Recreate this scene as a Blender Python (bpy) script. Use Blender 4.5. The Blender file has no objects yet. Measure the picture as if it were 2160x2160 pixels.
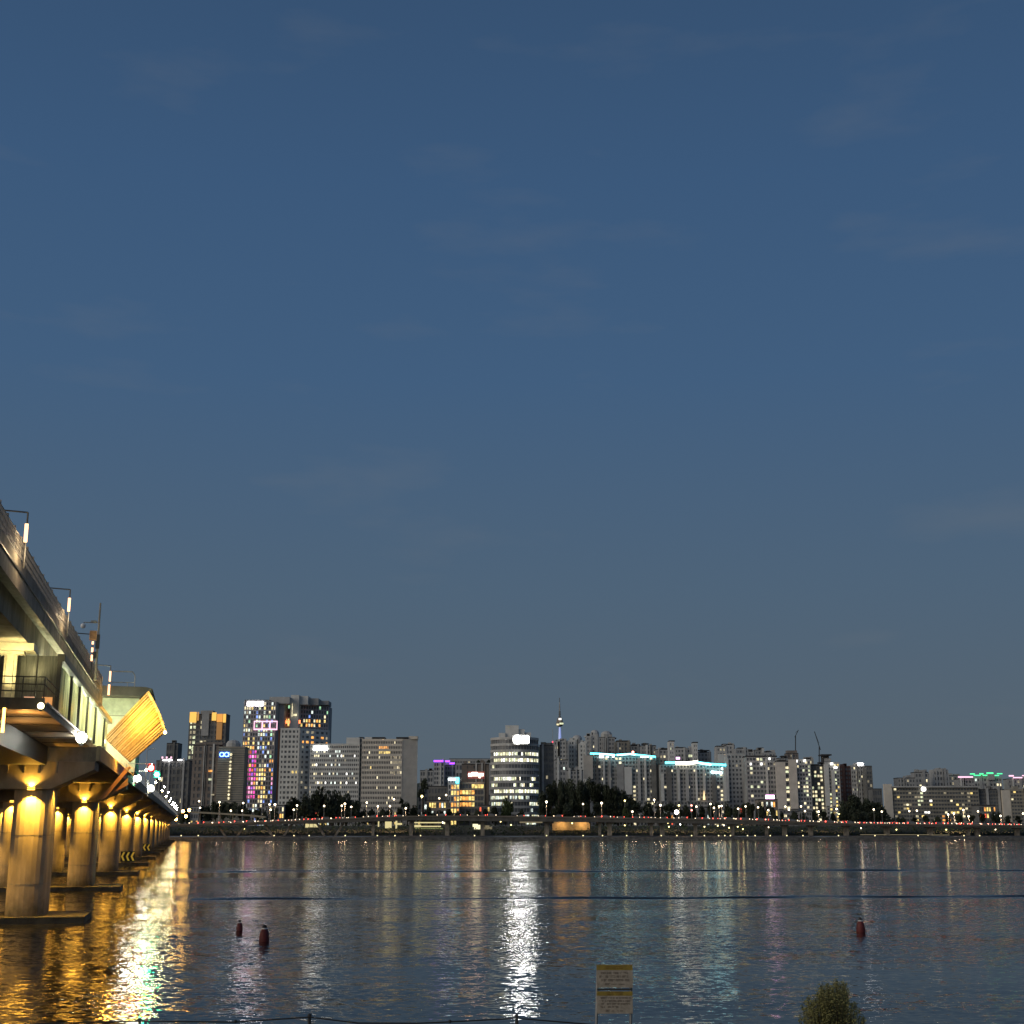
import bpy, math, random
from mathutils import Vector
rng = random.Random(7)
S = bpy.context.scene
COL = S.collection
# ------------------------------------------------------------------ camera
F, HY = 2850.0, 1745.0                       # focal length and horizon row, in pixels of a 2160 px frame
PITCH = math.atan((HY-1080)/F); CP, SP = math.cos(PITCH), math.sin(PITCH)
cam_d = bpy.data.cameras.new('camera'); cam = bpy.data.objects.new('camera', cam_d); COL.objects.link(cam)
cam.location = (0, 0, 8); cam.rotation_euler = (math.pi/2+PITCH, 0, 0)
cam_d.sensor_width = 36; cam_d.lens = 36*F/2160; cam_d.clip_start = 0.1; cam_d.clip_end = 60000
S.camera = cam
# ------------------------------------------------------------------ sky and sun
W = bpy.data.worlds.new('World'); S.world = W; W.use_nodes = True
nt = W.node_tree; nt.nodes.clear()
def wn(t, **k):
    n = nt.nodes.new(t)
    for a, b in k.items(): setattr(n, a, b)
    return n
tc = wn('ShaderNodeTexCoord'); sep = wn('ShaderNodeSeparateXYZ'); nt.links.new(tc.outputs['Generated'], sep.inputs[0])
ramp = wn('ShaderNodeValToRGB'); nt.links.new(sep.outputs['Z'], ramp.inputs[0])
SKY = [(0.0, (0.094, 0.118, 0.142)), (0.06, (0.090, 0.123, 0.156)), (0.17, (0.073, 0.120, 0.180)), (0.32, (0.051, 0.107, 0.200)),
       (0.45, (0.042, 0.094, 0.188)), (0.57, (0.035, 0.078, 0.158)), (1.0, (0.022, 0.05, 0.11))]
el = ramp.color_ramp.elements
while len(el) < len(SKY): el.new(0.5)
for e, (p, c) in zip(el, SKY): e.position = p; e.color = (*c, 1)
# the afterglow of the sun that has just set, low in the west, behind the camera's left shoulder
SUN_AZ = math.radians(-125)
dot = wn('ShaderNodeVectorMath', operation='DOT_PRODUCT'); nt.links.new(tc.outputs['Generated'], dot.inputs[0])
dot.inputs[1].default_value = (math.sin(SUN_AZ), math.cos(SUN_AZ), 0.0)
mr = wn('ShaderNodeMapRange', interpolation_type='SMOOTHSTEP'); nt.links.new(dot.outputs['Value'], mr.inputs[0])
mr.inputs[1].default_value = -0.1; mr.inputs[2].default_value = 1.0
glow = wn('ShaderNodeMix', data_type='RGBA', blend_type='ADD'); nt.links.new(mr.outputs[0], glow.inputs[0])
nt.links.new(ramp.outputs[0], glow.inputs[6]); glow.inputs[7].default_value = (0.16, 0.14, 0.12, 1)
# faint wisps of cloud
cmap = wn('ShaderNodeMapping'); cmap.inputs['Scale'].default_value = (6, 6, 22); nt.links.new(tc.outputs['Generated'], cmap.inputs[0])
cn = wn('ShaderNodeTexNoise'); cn.inputs['Scale'].default_value = 1.0; cn.inputs['Detail'].default_value = 6; nt.links.new(cmap.outputs[0], cn.inputs[0])
cr = wn('ShaderNodeMapRange'); nt.links.new(cn.outputs['Fac'], cr.inputs[0])
cr.inputs[1].default_value = 0.57; cr.inputs[2].default_value = 0.78; cr.inputs[3].default_value = 0; cr.inputs[4].default_value = 0.17
cl = wn('ShaderNodeMix', data_type='RGBA'); nt.links.new(cr.outputs[0], cl.inputs[0]); nt.links.new(glow.outputs[2], cl.inputs[6])
cl.inputs[7].default_value = (0.17, 0.18, 0.19, 1)
bg = wn('ShaderNodeBackground'); bg.inputs[1].default_value = 1.05; nt.links.new(cl.outputs[2], bg.inputs[0])
out = wn('ShaderNodeOutputWorld'); nt.links.new(bg.outputs[0], out.inputs[0])
sd = bpy.data.lights.new('sun_afterglow', 'SUN'); sd.energy = 1.08; sd.angle = math.radians(50); sd.color = (1, 0.88, 0.72)
sun = bpy.data.objects.new('sun_afterglow', sd); COL.objects.link(sun)
sun.rotation_euler = Vector((-math.sin(SUN_AZ), -math.cos(SUN_AZ), -0.35)).to_track_quat('-Z', 'Y').to_euler()
S.view_settings.view_transform = 'Standard'; S.view_settings.look = 'None'; S.view_settings.exposure = 0; S.view_settings.gamma = 1
S.render.engine = 'CYCLES'; S.cycles.use_denoising = True; S.cycles.max_bounces = 6; S.cycles.sample_clamp_indirect = 20
# ------------------------------------------------------------------ geometry of the place
def ray(px, py):
    a = (px-1080)/F; b = (1080-py)/F
    return (a, CP-b*SP, SP+b*CP)
def at(px, py, Y):                            # the point at distance Y north of the camera
    r = ray(px, py); k = Y/r[1]
    return Vector((r[0]*k, Y, 8+r[2]*k))
_v = ray(401, HY); _l = math.hypot(_v[0], _v[1])
D = Vector((_v[0]/_l, _v[1]/_l, 0)); R = Vector((D.y, -D.x, 0))   # along the bridge / across it
def br(s, t, z): return D*s + R*t + Vector((0, 0, z))
def BT(px, py, T):
    r = Vector(ray(px, py)); k = T/r.dot(R); return r.dot(D)*k, 8+r.z*k
def BS(px, py, s):
    r = Vector(ray(px, py)); k = s/r.dot(D); return r.dot(R)*k, 8+r.z*k
# ------------------------------------------------------------------ materials
MATS = {}
def mat(name, col, rough=0.8, var=0.0, scale=1.0, metal=0.0, bump=0.0, stretch=(1, 1, 1), col2=None, spec=0.5):
    if name in MATS: return MATS[name]
    m = bpy.data.materials.new(name); m.use_nodes = True; n = m.node_tree; b = n.nodes['Principled BSDF']
    b.inputs['Roughness'].default_value = rough; b.inputs['Metallic'].default_value = metal
    b.inputs['Specular IOR Level'].default_value = spec
    b.inputs['Base Color'].default_value = (*col, 1)
    if var > 0 or bump > 0:
        g = n.nodes.new('ShaderNodeNewGeometry'); mp = n.nodes.new('ShaderNodeMapping'); mp.inputs['Scale'].default_value = stretch
        n.links.new(g.outputs['Position'], mp.inputs[0])
        t = n.nodes.new('ShaderNodeTexNoise'); t.inputs['Scale'].default_value = scale; t.inputs['Detail'].default_value = 7
        t.inputs['Roughness'].default_value = 0.65
        n.links.new(mp.outputs[0], t.inputs[0])
        r = n.nodes.new('ShaderNodeValToRGB'); r.color_ramp.elements[0].position = 0.33; r.color_ramp.elements[1].position = 0.67
        c2 = col2 or tuple(max(0, x*(1-var)) for x in col)
        r.color_ramp.elements[0].color = (*c2, 1); r.color_ramp.elements[1].color = (*[min(1, x*(1+var*0.5)) for x in col], 1)
        n.links.new(t.outputs['Fac'], r.inputs[0]); n.links.new(r.outputs[0], b.inputs['Base Color'])
        if bump > 0:
            bp = n.nodes.new('ShaderNodeBump'); bp.inputs['Strength'].default_value = 1; bp.inputs['Distance'].default_value = bump
            n.links.new(t.outputs['Fac'], bp.inputs['Height']); n.links.new(bp.outputs[0], b.inputs['Normal'])
    MATS[name] = m; return m
def emi(name, col, strength, base=(0.05, 0.05, 0.05)):
    if name in MATS: return MATS[name]
    m = bpy.data.materials.new(name); m.use_nodes = True; b = m.node_tree.nodes['Principled BSDF']
    b.inputs['Base Color'].default_value = (*base, 1); b.inputs['Emission Color'].default_value = (*col, 1)
    b.inputs['Emission Strength'].default_value = strength; b.inputs['Roughness'].default_value = 0.5
    if name.startswith('window'):               # rooms differ: curtains, blinds, dim corners
        n = m.node_tree; g = n.nodes.new('ShaderNodeNewGeometry'); t = n.nodes.new('ShaderNodeTexNoise'); t.inputs['Scale'].default_value = 0.45; t.inputs['Detail'].default_value = 3
        n.links.new(g.outputs['Position'], t.inputs[0]); q = n.nodes.new('ShaderNodeMapRange'); n.links.new(t.outputs['Fac'], q.inputs[0])
        q.inputs[1].default_value = 0.32; q.inputs[2].default_value = 0.68; q.inputs[3].default_value = strength*0.25; q.inputs[4].default_value = strength*1.25
        n.links.new(q.outputs[0], b.inputs['Emission Strength'])
    MATS[name] = m; return m
CONC = mat('pier_concrete', (0.36, 0.29, 0.205), 0.85, 0.4, 0.5, bump=0.03, stretch=(1, 1, 0.35))
def tide_mark(m, z0=0.4, z1=2.4):              # damp, algae-stained foot of the concrete
    n = m.node_tree; b = n.nodes['Principled BSDF']; src = b.inputs['Base Color'].links[0].from_socket
    g = n.nodes.new('ShaderNodeNewGeometry'); sx = n.nodes.new('ShaderNodeSeparateXYZ'); n.links.new(g.outputs['Position'], sx.inputs[0])
    t = n.nodes.new('ShaderNodeTexNoise'); t.inputs['Scale'].default_value = 1.3; t.inputs['Detail'].default_value = 5; n.links.new(g.outputs['Position'], t.inputs[0])
    a = n.nodes.new('ShaderNodeMath'); a.operation = 'MULTIPLY_ADD'; n.links.new(t.outputs['Fac'], a.inputs[0]); a.inputs[1].default_value = -2.2; n.links.new(sx.outputs[2], a.inputs[2])
    mr_ = n.nodes.new('ShaderNodeMapRange'); n.links.new(a.outputs[0], mr_.inputs[0]); mr_.inputs[1].default_value = z0-1.1; mr_.inputs[2].default_value = z1-1.1; mr_.inputs[3].default_value = 1; mr_.inputs[4].default_value = 0
    mx = n.nodes.new('ShaderNodeMix'); mx.data_type = 'RGBA'; n.links.new(mr_.outputs[0], mx.inputs[0]); n.links.new(src, mx.inputs[6]); mx.inputs[7].default_value = (0.075, 0.065, 0.04, 1)
    n.links.new(mx.outputs[2], b.inputs['Base Color'])
tide_mark(CONC)
CONCD = mat('weathered_concrete', (0.30, 0.265, 0.21), 0.9, 0.5, 0.7, bump=0.03, stretch=(1, 1, 0.5))
STEEL = mat('dark_steel', (0.05, 0.05, 0.048), 0.5, 0.3, 2.0)
GALV = mat('galvanised_steel', (0.34, 0.34, 0.33), 0.45, 0.3, 3.0, metal=0.4)
CREAM = mat('cream_paint', (0.62, 0.58, 0.46), 0.6, 0.25, 1.5)
GREENISH = mat('pale_green_wall', (0.5, 0.55, 0.42), 0.7, 0.25, 1.2)
CLAD = mat('ribbed_cladding', (0.62, 0.5, 0.34), 0.5, 0.25, 1.2)
CLAD2 = mat('cladding_backing', (0.26, 0.17, 0.08), 0.6, 0.4, 1.2)  # sheets darker than the ribs, shade between ribs put into the colour
CLAD3 = mat('cladding_shade', (0.36, 0.25, 0.13), 0.6, 0.4, 1.6)
CLAD4 = mat('cladding_pale', (0.48, 0.36, 0.2), 0.55, 0.35, 2.2)
STATG = mat('station_glass', (0.16, 0.17, 0.16), 0.25, 0.5, 3.0, stretch=(4, 4, 0.25))
GLASS = mat('window_glass', (0.12, 0.13, 0.14), 0.3, 0.5, 0.12)
ROOFD = mat('dark_roof', (0.05, 0.05, 0.05), 0.9, 0.4, 0.2)
TRUNK = mat('bark', (0.06, 0.045, 0.03), 0.95, 0.4, 2.0)
LEAF = mat('dark_leaves', (0.034, 0.045, 0.022), 0.8, 0.6, 0.35)
LEAF2 = mat('green_leaves', (0.05, 0.075, 0.02), 0.8, 0.5, 0.4)
OLIVE = mat('olive_leaves', (0.27, 0.25, 0.08), 0.75, 0.5, 5.0)
WHT = mat('white_paint', (0.72, 0.72, 0.7), 0.5, 0.1, 1.0)
BLK = mat('black_paint', (0.02, 0.02, 0.02), 0.6)
YEL = mat('yellow_paint', (0.62, 0.42, 0.04), 0.6, 0.15, 4.0)
REDP = mat('buoy_red', (0.15, 0.02, 0.018), 0.6, 0.4, 3.0)
ASPH = mat('asphalt', (0.05, 0.05, 0.05), 0.9, 0.3, 0.3)
WALLS = {
 'pale': mat('wall_pale', (0.62, 0.62, 0.58), 0.85, 0.18, 0.15), 'beige': mat('wall_beige', (0.64, 0.59, 0.50), 0.85, 0.16, 0.15),
 'grey': mat('wall_grey', (0.45, 0.45, 0.43), 0.85, 0.2, 0.12), 'mid': mat('wall_mid', (0.37, 0.37, 0.355), 0.85, 0.25, 0.12),
 'dark': mat('wall_dark', (0.18, 0.18, 0.17), 0.85, 0.3, 0.12), 'brown': mat('wall_brown', (0.24, 0.205, 0.175), 0.85, 0.3, 0.12),
 'olive': mat('wall_olive', (0.30, 0.28, 0.23), 0.85, 0.25, 0.12), 'rust': mat('wall_rust', (0.12, 0.055, 0.035), 0.85, 0.3, 0.12),
 'white': mat('wall_white', (0.66, 0.66, 0.62), 0.8, 0.12, 0.1), 'red': mat('wall_redbrown', (0.09, 0.05, 0.045), 0.85, 0.3, 0.12)}
LIT = {'w': emi('window_warm_white', (1, 0.86, 0.52), 1.5), 'y': emi('window_yellow', (1, 0.72, 0.22), 1.5), 'o': emi('window_orange', (1, 0.42, 0.09), 1.6),
 'c': emi('window_cool_white', (0.88, 1, 0.9), 1.5), 'b': emi('window_blue', (0.25, 0.4, 1), 1.4), 'm': emi('window_magenta', (1, 0.08, 0.5), 1.7),
 'p': emi('window_pink', (1, 0.35, 0.6), 1.7), 'g': emi('window_green', (0.5, 1, 0.55), 1.2), 'r': emi('window_red', (1, 0.12, 0.05), 1.6),
 'd': emi('window_dim', (1, 0.85, 0.55), 0.42), 'W': emi('window_bright', (1, 0.97, 0.9), 3.0), 'G': emi('window_pale_green', (0.95, 1, 0.62), 1.15),
 'k': emi('window_violet', (0.5, 0.12, 0.9), 1.2)}
# ------------------------------------------------------------------ object helpers
WL = {}
def tag(o, label=None, cat=None, group=None, kind=None):
    if label: o['label'] = label
    if cat: o['category'] = cat
    if group: o['group'] = group
    if kind: o['kind'] = kind
    return o
def thing(name, loc, label, cat, group=None, rz=0):
    o = bpy.data.objects.new(name, None); COL.objects.link(o); o.location = loc; o.rotation_euler = (0, 0, rz)
    WL[o.name] = Vector(loc); return tag(o, label, cat, group)
class MB:
    def __init__(s): s.v = []; s.f = []; s.m = []
    def obox(s, o, u, v, w, m=0):
        b = len(s.v); o, u, v, w = Vector(o), Vector(u), Vector(v), Vector(w)
        if u.cross(v).dot(w) < 0: u, v = v, u
        s.v += [o, o+u, o+u+v, o+v, o+w, o+u+w, o+u+v+w, o+v+w]
        for q in ((0, 3, 2, 1), (4, 5, 6, 7), (0, 1, 5, 4), (1, 2, 6, 5), (2, 3, 7, 6), (3, 0, 4, 7)): s.f.append([b+i for i in q]); s.m.append(m)
        return s
    def box(s, x0, x1, y0, y1, z0, z1, m=0): return s.obox((x0, y0, z0), (x1-x0, 0, 0), (0, y1-y0, 0), (0, 0, z1-z0), m)
    def bbox(s, s0, s1, t0, t1, z0, z1, m=0): return s.obox(br(s0, t0, z0), D*(s1-s0), R*(t1-t0), (0, 0, z1-z0), m)   # a box in the bridge's own frame
    def prism(s, poly, vec, m=0):             # polygon of 3-D points swept along vec
        b = len(s.v); n = len(poly); poly = [Vector(p) for p in poly]; vec = Vector(vec)
        nn = Vector((0, 0, 0))
        for i in range(n): nn += (poly[i]-poly[0]).cross(poly[(i+1) % n]-poly[0])
        if nn.dot(vec) < 0: poly = poly[::-1]
        s.v += poly + [p+vec for p in poly]
        s.f.append([b+i for i in range(n)][::-1]); s.m.append(m); s.f.append([b+n+i for i in range(n)]); s.m.append(m)
        for i in range(n): j = (i+1) % n; s.f.append([b+i, b+j, b+n+j, b+n+i]); s.m.append(m)
        return s
    def tube(s, p0, p1, r, n=6, m=0, r1=None):
        p0, p1 = Vector(p0), Vector(p1); d = (p1-p0).normalized(); a = d.orthogonal().normalized(); c = d.cross(a); r1 = r if r1 is None else r1
        b = len(s.v)
        for (p, q) in ((p0, r), (p1, r1)): s.v += [p+(a*math.cos(2*math.pi*i/n)+c*math.sin(2*math.pi*i/n))*q for i in range(n)]
        for i in range(n): j = (i+1) % n; s.f.append([b+i, b+j, b+n+j, b+n+i]); s.m.append(m)
        s.f.append([b+i for i in range(n)][::-1]); s.m.append(m); s.f.append([b+n+i for i in range(n)]); s.m.append(m)
        return s
    def lathe(s, c, prof, n=12, m=0, ax=1.0, ay=1.0):   # profile (radius, z)
        b = len(s.v); c = Vector(c)
        for (r, z) in prof: s.v += [c+Vector((r*ax*math.cos(2*math.pi*i/n), r*ay*math.sin(2*math.pi*i/n), z)) for i in range(n)]
        for k in range(len(prof)-1):
            for i in range(n): j = (i+1) % n; s.f.append([b+k*n+i, b+k*n+j, b+(k+1)*n+j, b+(k+1)*n+i]); s.m.append(m)
        s.f.append([b+i for i in range(n)][::-1]); s.m.append(m); s.f.append([b+(len(prof)-1)*n+i for i in range(n)]); s.m.append(m)
        return s
    def ball(s, c, r, n=8, m=0, sq=1.0):
        k = 5; return s.lathe(c, [(max(0.02*r, r*math.sin(math.pi*i/k)), -r*sq*math.cos(math.pi*i/k)) for i in range(k+1)], n, m)
    def build(s, name, mats, parent=None, smooth=False, kind=None):
        me = bpy.data.meshes.new(name)
        off = WL.get(parent.name, Vector((0, 0, 0))) if parent else Vector((0, 0, 0))
        me.from_pydata([tuple(v-off) for v in s.v], [], s.f)
        for x in (mats if isinstance(mats, (list, tuple)) else [mats]): me.materials.append(x)
        me.polygons.foreach_set('material_index', s.m)
        if smooth: me.polygons.foreach_set('use_smooth', [True]*len(s.f))
        me.update(); o = bpy.data.objects.new(name, me); COL.objects.link(o)
        if parent: o.parent = parent; WL[o.name] = off
        if kind: o['kind'] = kind
        return o
def copy_tree(o, parent=None):
    c = o.copy(); COL.objects.link(c)
    if parent: c.parent = parent
    for ch in list(o.children): copy_tree(ch, c)
    return c
def light(name, kind, loc, energy, col, parent=None, aim=None, **k):
    d = bpy.data.lights.new(name, kind); d.energy = energy; d.color = col
    for a, b in k.items(): setattr(d, a, b)
    o = bpy.data.objects.new(name, d); COL.objects.link(o); off = WL.get(parent.name, Vector((0, 0, 0))) if parent else Vector((0, 0, 0))
    o.location = Vector(loc)-off
    if aim is not None: o.rotation_euler = Vector(aim).to_track_quat('-Z', 'Y').to_euler()
    if parent: o.parent = parent
    return o
# the landmarks along the far bank, used to say which lamp, car or tree is meant
LM = [(330, 398, 'the dark low block beside the bridge'), (398, 462, 'the gold crowned tower'), (462, 514, 'the block with the blue sign'), (514, 590, 'the multicoloured tower'),
 (590, 655, 'the grey block with square windows'), (655, 762, 'the slab block with white sign'), (762, 885, 'the wide beige slab block'), (885, 944, 'the purple lit roofs'),
 (944, 1031, 'the yellow lit building'), (1031, 1142, 'the round office building'), (1142, 1236, 'the domed apartment towers'), (1236, 1391, 'the wide cyan roofed block'),
 (1391, 1535, 'the smaller cyan roofed block'), (1535, 1638, 'the block with pink sign'), (1638, 1708, 'the white striped tower'), (1708, 1770, 'the tower with lit lower floors'),
 (1770, 1866, 'the low dark hill'), (1866, 2066, 'the long balcony block'), (2066, 2200, 'the block at right edge')]
ORD = ['first', 'second', 'third', 'fourth', 'fifth', 'sixth', 'seventh', 'eighth', 'ninth', 'tenth', 'eleventh', 'twelfth', 'thirteenth', 'fourteenth', 'fifteenth', 'sixteenth', 'seventeenth', 'eighteenth', 'nineteenth', 'twentieth', 'twenty-first', 'twenty-second', 'twenty-third', 'twenty-fourth', 'twenty-fifth', 'twenty-sixth', 'twenty-seventh', 'twenty-eighth', 'twenty-ninth', 'thirtieth', 'thirty-first', 'thirty-second', 'thirty-third', 'thirty-fourth']
def which(xs, what, rel='in front of'):
    segs = {}; res = [None]*len(xs)
    for i, x in enumerate(xs):
        k = next((j for j, (a, b, _) in enumerate(LM) if a <= x < b), 0 if x < 330 else len(LM)-1); segs.setdefault(k, []).append(i)
    for k, ids in segs.items():
        ids.sort(key=lambda i: xs[i])
        for n, i in enumerate(ids):
            w = what[i] if isinstance(what, list) else what
            res[i] = f'{w} {rel} {LM[k][2]}' if len(ids) == 1 else f'{w}, {ORD[n]} from left {rel} {LM[k][2]}'
    return res
# ------------------------------------------------------------------ WATER AND LAND
SHORE = 890.0
wm = bpy.data.materials.new('river_water'); wm.use_nodes = True; n = wm.node_tree; b = n.nodes['Principled BSDF']
b.inputs['Base Color'].default_value = (0.022, 0.021, 0.016, 1); b.inputs['Specular IOR Level'].default_value = 0.36; b.inputs['Roughness'].default_value = 0.045; b.inputs['IOR'].default_value = 1.33
g = n.nodes.new('ShaderNodeNewGeometry')
def noise(scale, sc, detail=3, seed=0.0):
    mp = n.nodes.new('ShaderNodeMapping'); mp.inputs['Scale'].default_value = sc; mp.inputs['Location'].default_value = (seed, seed*1.7, 0)
    mp.inputs['Rotation'].default_value = (0, 0, math.radians(8))
    n.links.new(g.outputs['Position'], mp.inputs[0])
    t = n.nodes.new('ShaderNodeTexNoise'); t.inputs['Scale'].default_value = scale; t.inputs['Detail'].default_value = detail; n.links.new(mp.outputs[0], t.inputs[0])
    return t
def vm(op, a, b_):
    v = n.nodes.new('ShaderNodeVectorMath'); v.operation = op
    for i, x in enumerate((a, b_)):
        if x is None: continue
        if isinstance(x, tuple): v.inputs[i].default_value = x
        else: n.links.new(x, v.inputs[i])
    return v.outputs[0]
w1 = vm('SUBTRACT', noise(1.0, (2.0, 3.6, 1), 3).outputs['Color'], (0.5, 0.5, 0.5))
w2 = vm('SUBTRACT', noise(0.30, (0.6, 1.9, 1), 2, 31.0).outputs['Color'], (0.5, 0.5, 0.5))
w3 = noise(0.012, (0.22, 2.4, 1), 4, 77.0)     # wind lanes lying across the river
lane = n.nodes.new('ShaderNodeMapRange'); n.links.new(w3.outputs['Fac'], lane.inputs[0])
lane.inputs[1].default_value = 0.38; lane.inputs[2].default_value = 0.62; lane.inputs[3].default_value = 0.35; lane.inputs[4].default_value = 1.4
WATER_A, WATER_B = 0.50, 0.18
sm = vm('ADD', vm('MULTIPLY', w1, (WATER_A*1.3, WATER_A, 0)), vm('MULTIPLY', w2, (WATER_B*0.6, WATER_B, 0)))
sc_ = n.nodes.new('ShaderNodeVectorMath'); sc_.operation = 'SCALE'; n.links.new(sm, sc_.inputs[0]); n.links.new(lane.outputs[0], sc_.inputs['Scale'])
sxyz = n.nodes.new('ShaderNodeSeparateXYZ'); n.links.new(g.outputs['Position'], sxyz.inputs[0])
def ma(op, a, b_=0.0):
    v = n.nodes.new('ShaderNodeMath'); v.operation = op
    for i, x in enumerate((a, b_)):
        if isinstance(x, (int, float)): v.inputs[i].default_value = x
        else: n.links.new(x, v.inputs[i])
    return v.outputs[0]
wob = ma('MULTIPLY', ma('SUBTRACT', noise(0.02, (1, 0.2, 1), 2, 5.0).outputs['Fac'], 0.5), 14.0)
swell = 0.0
for (y0, k_, sg_, am_) in ((262, 0.055, 4.6, -0.34), (163, 0.07, 2.7, -0.32)):   # long low swells left by a passing boat
    d_ = ma('DIVIDE', ma('SUBTRACT', ma('ADD', sxyz.outputs[1], wob), ma('ADD', ma('MULTIPLY', sxyz.outputs[0], k_), y0)), sg_)
    e_ = ma('MULTIPLY', ma('EXPONENT', ma('MULTIPLY', ma('MULTIPLY', d_, d_), -1.0)), am_)
    swell = ma('ADD', swell, ma('MULTIPLY', e_, ma('MULTIPLY', ma('MAXIMUM', ma('SUBTRACT', noise(0.11, (0.6, 1.4, 1), 6, y0).outputs['Fac'], 0.42), 0.0), 6.5)))
open_ = n.nodes.new('ShaderNodeMapRange'); n.links.new(ma('ADD', sxyz.outputs[0], ma('MULTIPLY', sxyz.outputs[1], 0.245)), open_.inputs[0])
open_.inputs[1].default_value = 0; open_.inputs[2].default_value = 12; swell = ma('MULTIPLY', swell, open_.outputs[0])
cx_ = n.nodes.new('ShaderNodeCombineXYZ'); n.links.new(swell, cx_.inputs[1]); cx_.inputs[2].default_value = 1.0
nrm = n.nodes.new('ShaderNodeVectorMath'); nrm.operation = 'NORMALIZE'; n.links.new(vm('ADD', sc_.outputs[0], cx_.outputs[0]), nrm.inputs[0])
n.links.new(nrm.outputs[0], b.inputs['Normal'])
mb = MB(); mb.v = [Vector(p) for p in ((-3000, -60, 0), (3500, -60, 0), (3500, SHORE+8, 0), (-3000, SHORE+8, 0))]; mb.f = [[0, 1, 2, 3]]; mb.m = [0]
mb.build('river_water', wm, kind='structure')
EARTH = mat('bank_earth', (0.05, 0.05, 0.032), 0.95, 0.55, 0.06, bump=0.2, stretch=(0.5, 1, 2), col2=(0.022, 0.026, 0.014))
STONE = mat('bank_stone', (0.10, 0.095, 0.08), 0.9, 0.6, 0.5, bump=0.1)
def sheet(name, prof, m, xs=(-3000, 3500), step=25, jit=0.0):
    mb = MB(); X = [xs[0]] + [x for x in range(-700, 760, step)] + [xs[1]]
    for x in X:
        for (y, z) in prof: mb.v.append(Vector((x, y+rng.uniform(-1, 1)*jit, z+rng.uniform(-1, 1)*jit*0.4)))
    k = len(prof)
    for i in range(len(X)-1):
        for j in range(k-1): mb.f.append([i*k+j, (i+1)*k+j, (i+1)*k+j+1, i*k+j+1]); mb.m.append(0)
    return mb.build(name, m, kind='structure')
sheet('far_bank_stone', [(SHORE, -1.0), (SHORE+3, 1.6), (SHORE+6, 2.2)], STONE, jit=0.5)
sheet('far_riverside_path', [(SHORE+5.5, 2.25), (SHORE+50, 2.6)], ASPH)
sheet('far_ground', [(SHORE+46, 2.5), (SHORE+72, 8.2), (SHORE+90, 9.0), (9000, 9.0), (30000, 9.0)], EARTH, jit=0.0)
nb = MB(); prof = [(-60, 6.4), (8.5, 6.4), (11, 6.1), (30, 1.6), (38, 0.6), (42, -1)]
for x in range(-60, 64, 4):
    for (y, z) in prof: nb.v.append(Vector((x, y, z+rng.uniform(-.12, .12)*(y > 9))))
k = len(prof)
for i in range(30):
    for j in range(k-1): nb.f.append([i*k+j, (i+1)*k+j, (i+1)*k+j+1, i*k+j+1]); nb.m.append(0)
nb.build('near_bank', mat('near_grass_bank', (0.04, 0.05, 0.02), 0.95, 0.5, 1.5, bump=0.05), kind='structure')
hm = MB(); c = at(1181, 1563, 5400)           # the wooded hill that carries the tall mast
hm.lathe((c.x+60, 5400, 9), [(1250, 0), (900, 90), (520, 190), (250, 270), (90, c.z-14), (35, c.z-9)], 28)
hm.build('wooded_hill', LEAF, kind='structure', smooth=True)
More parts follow.
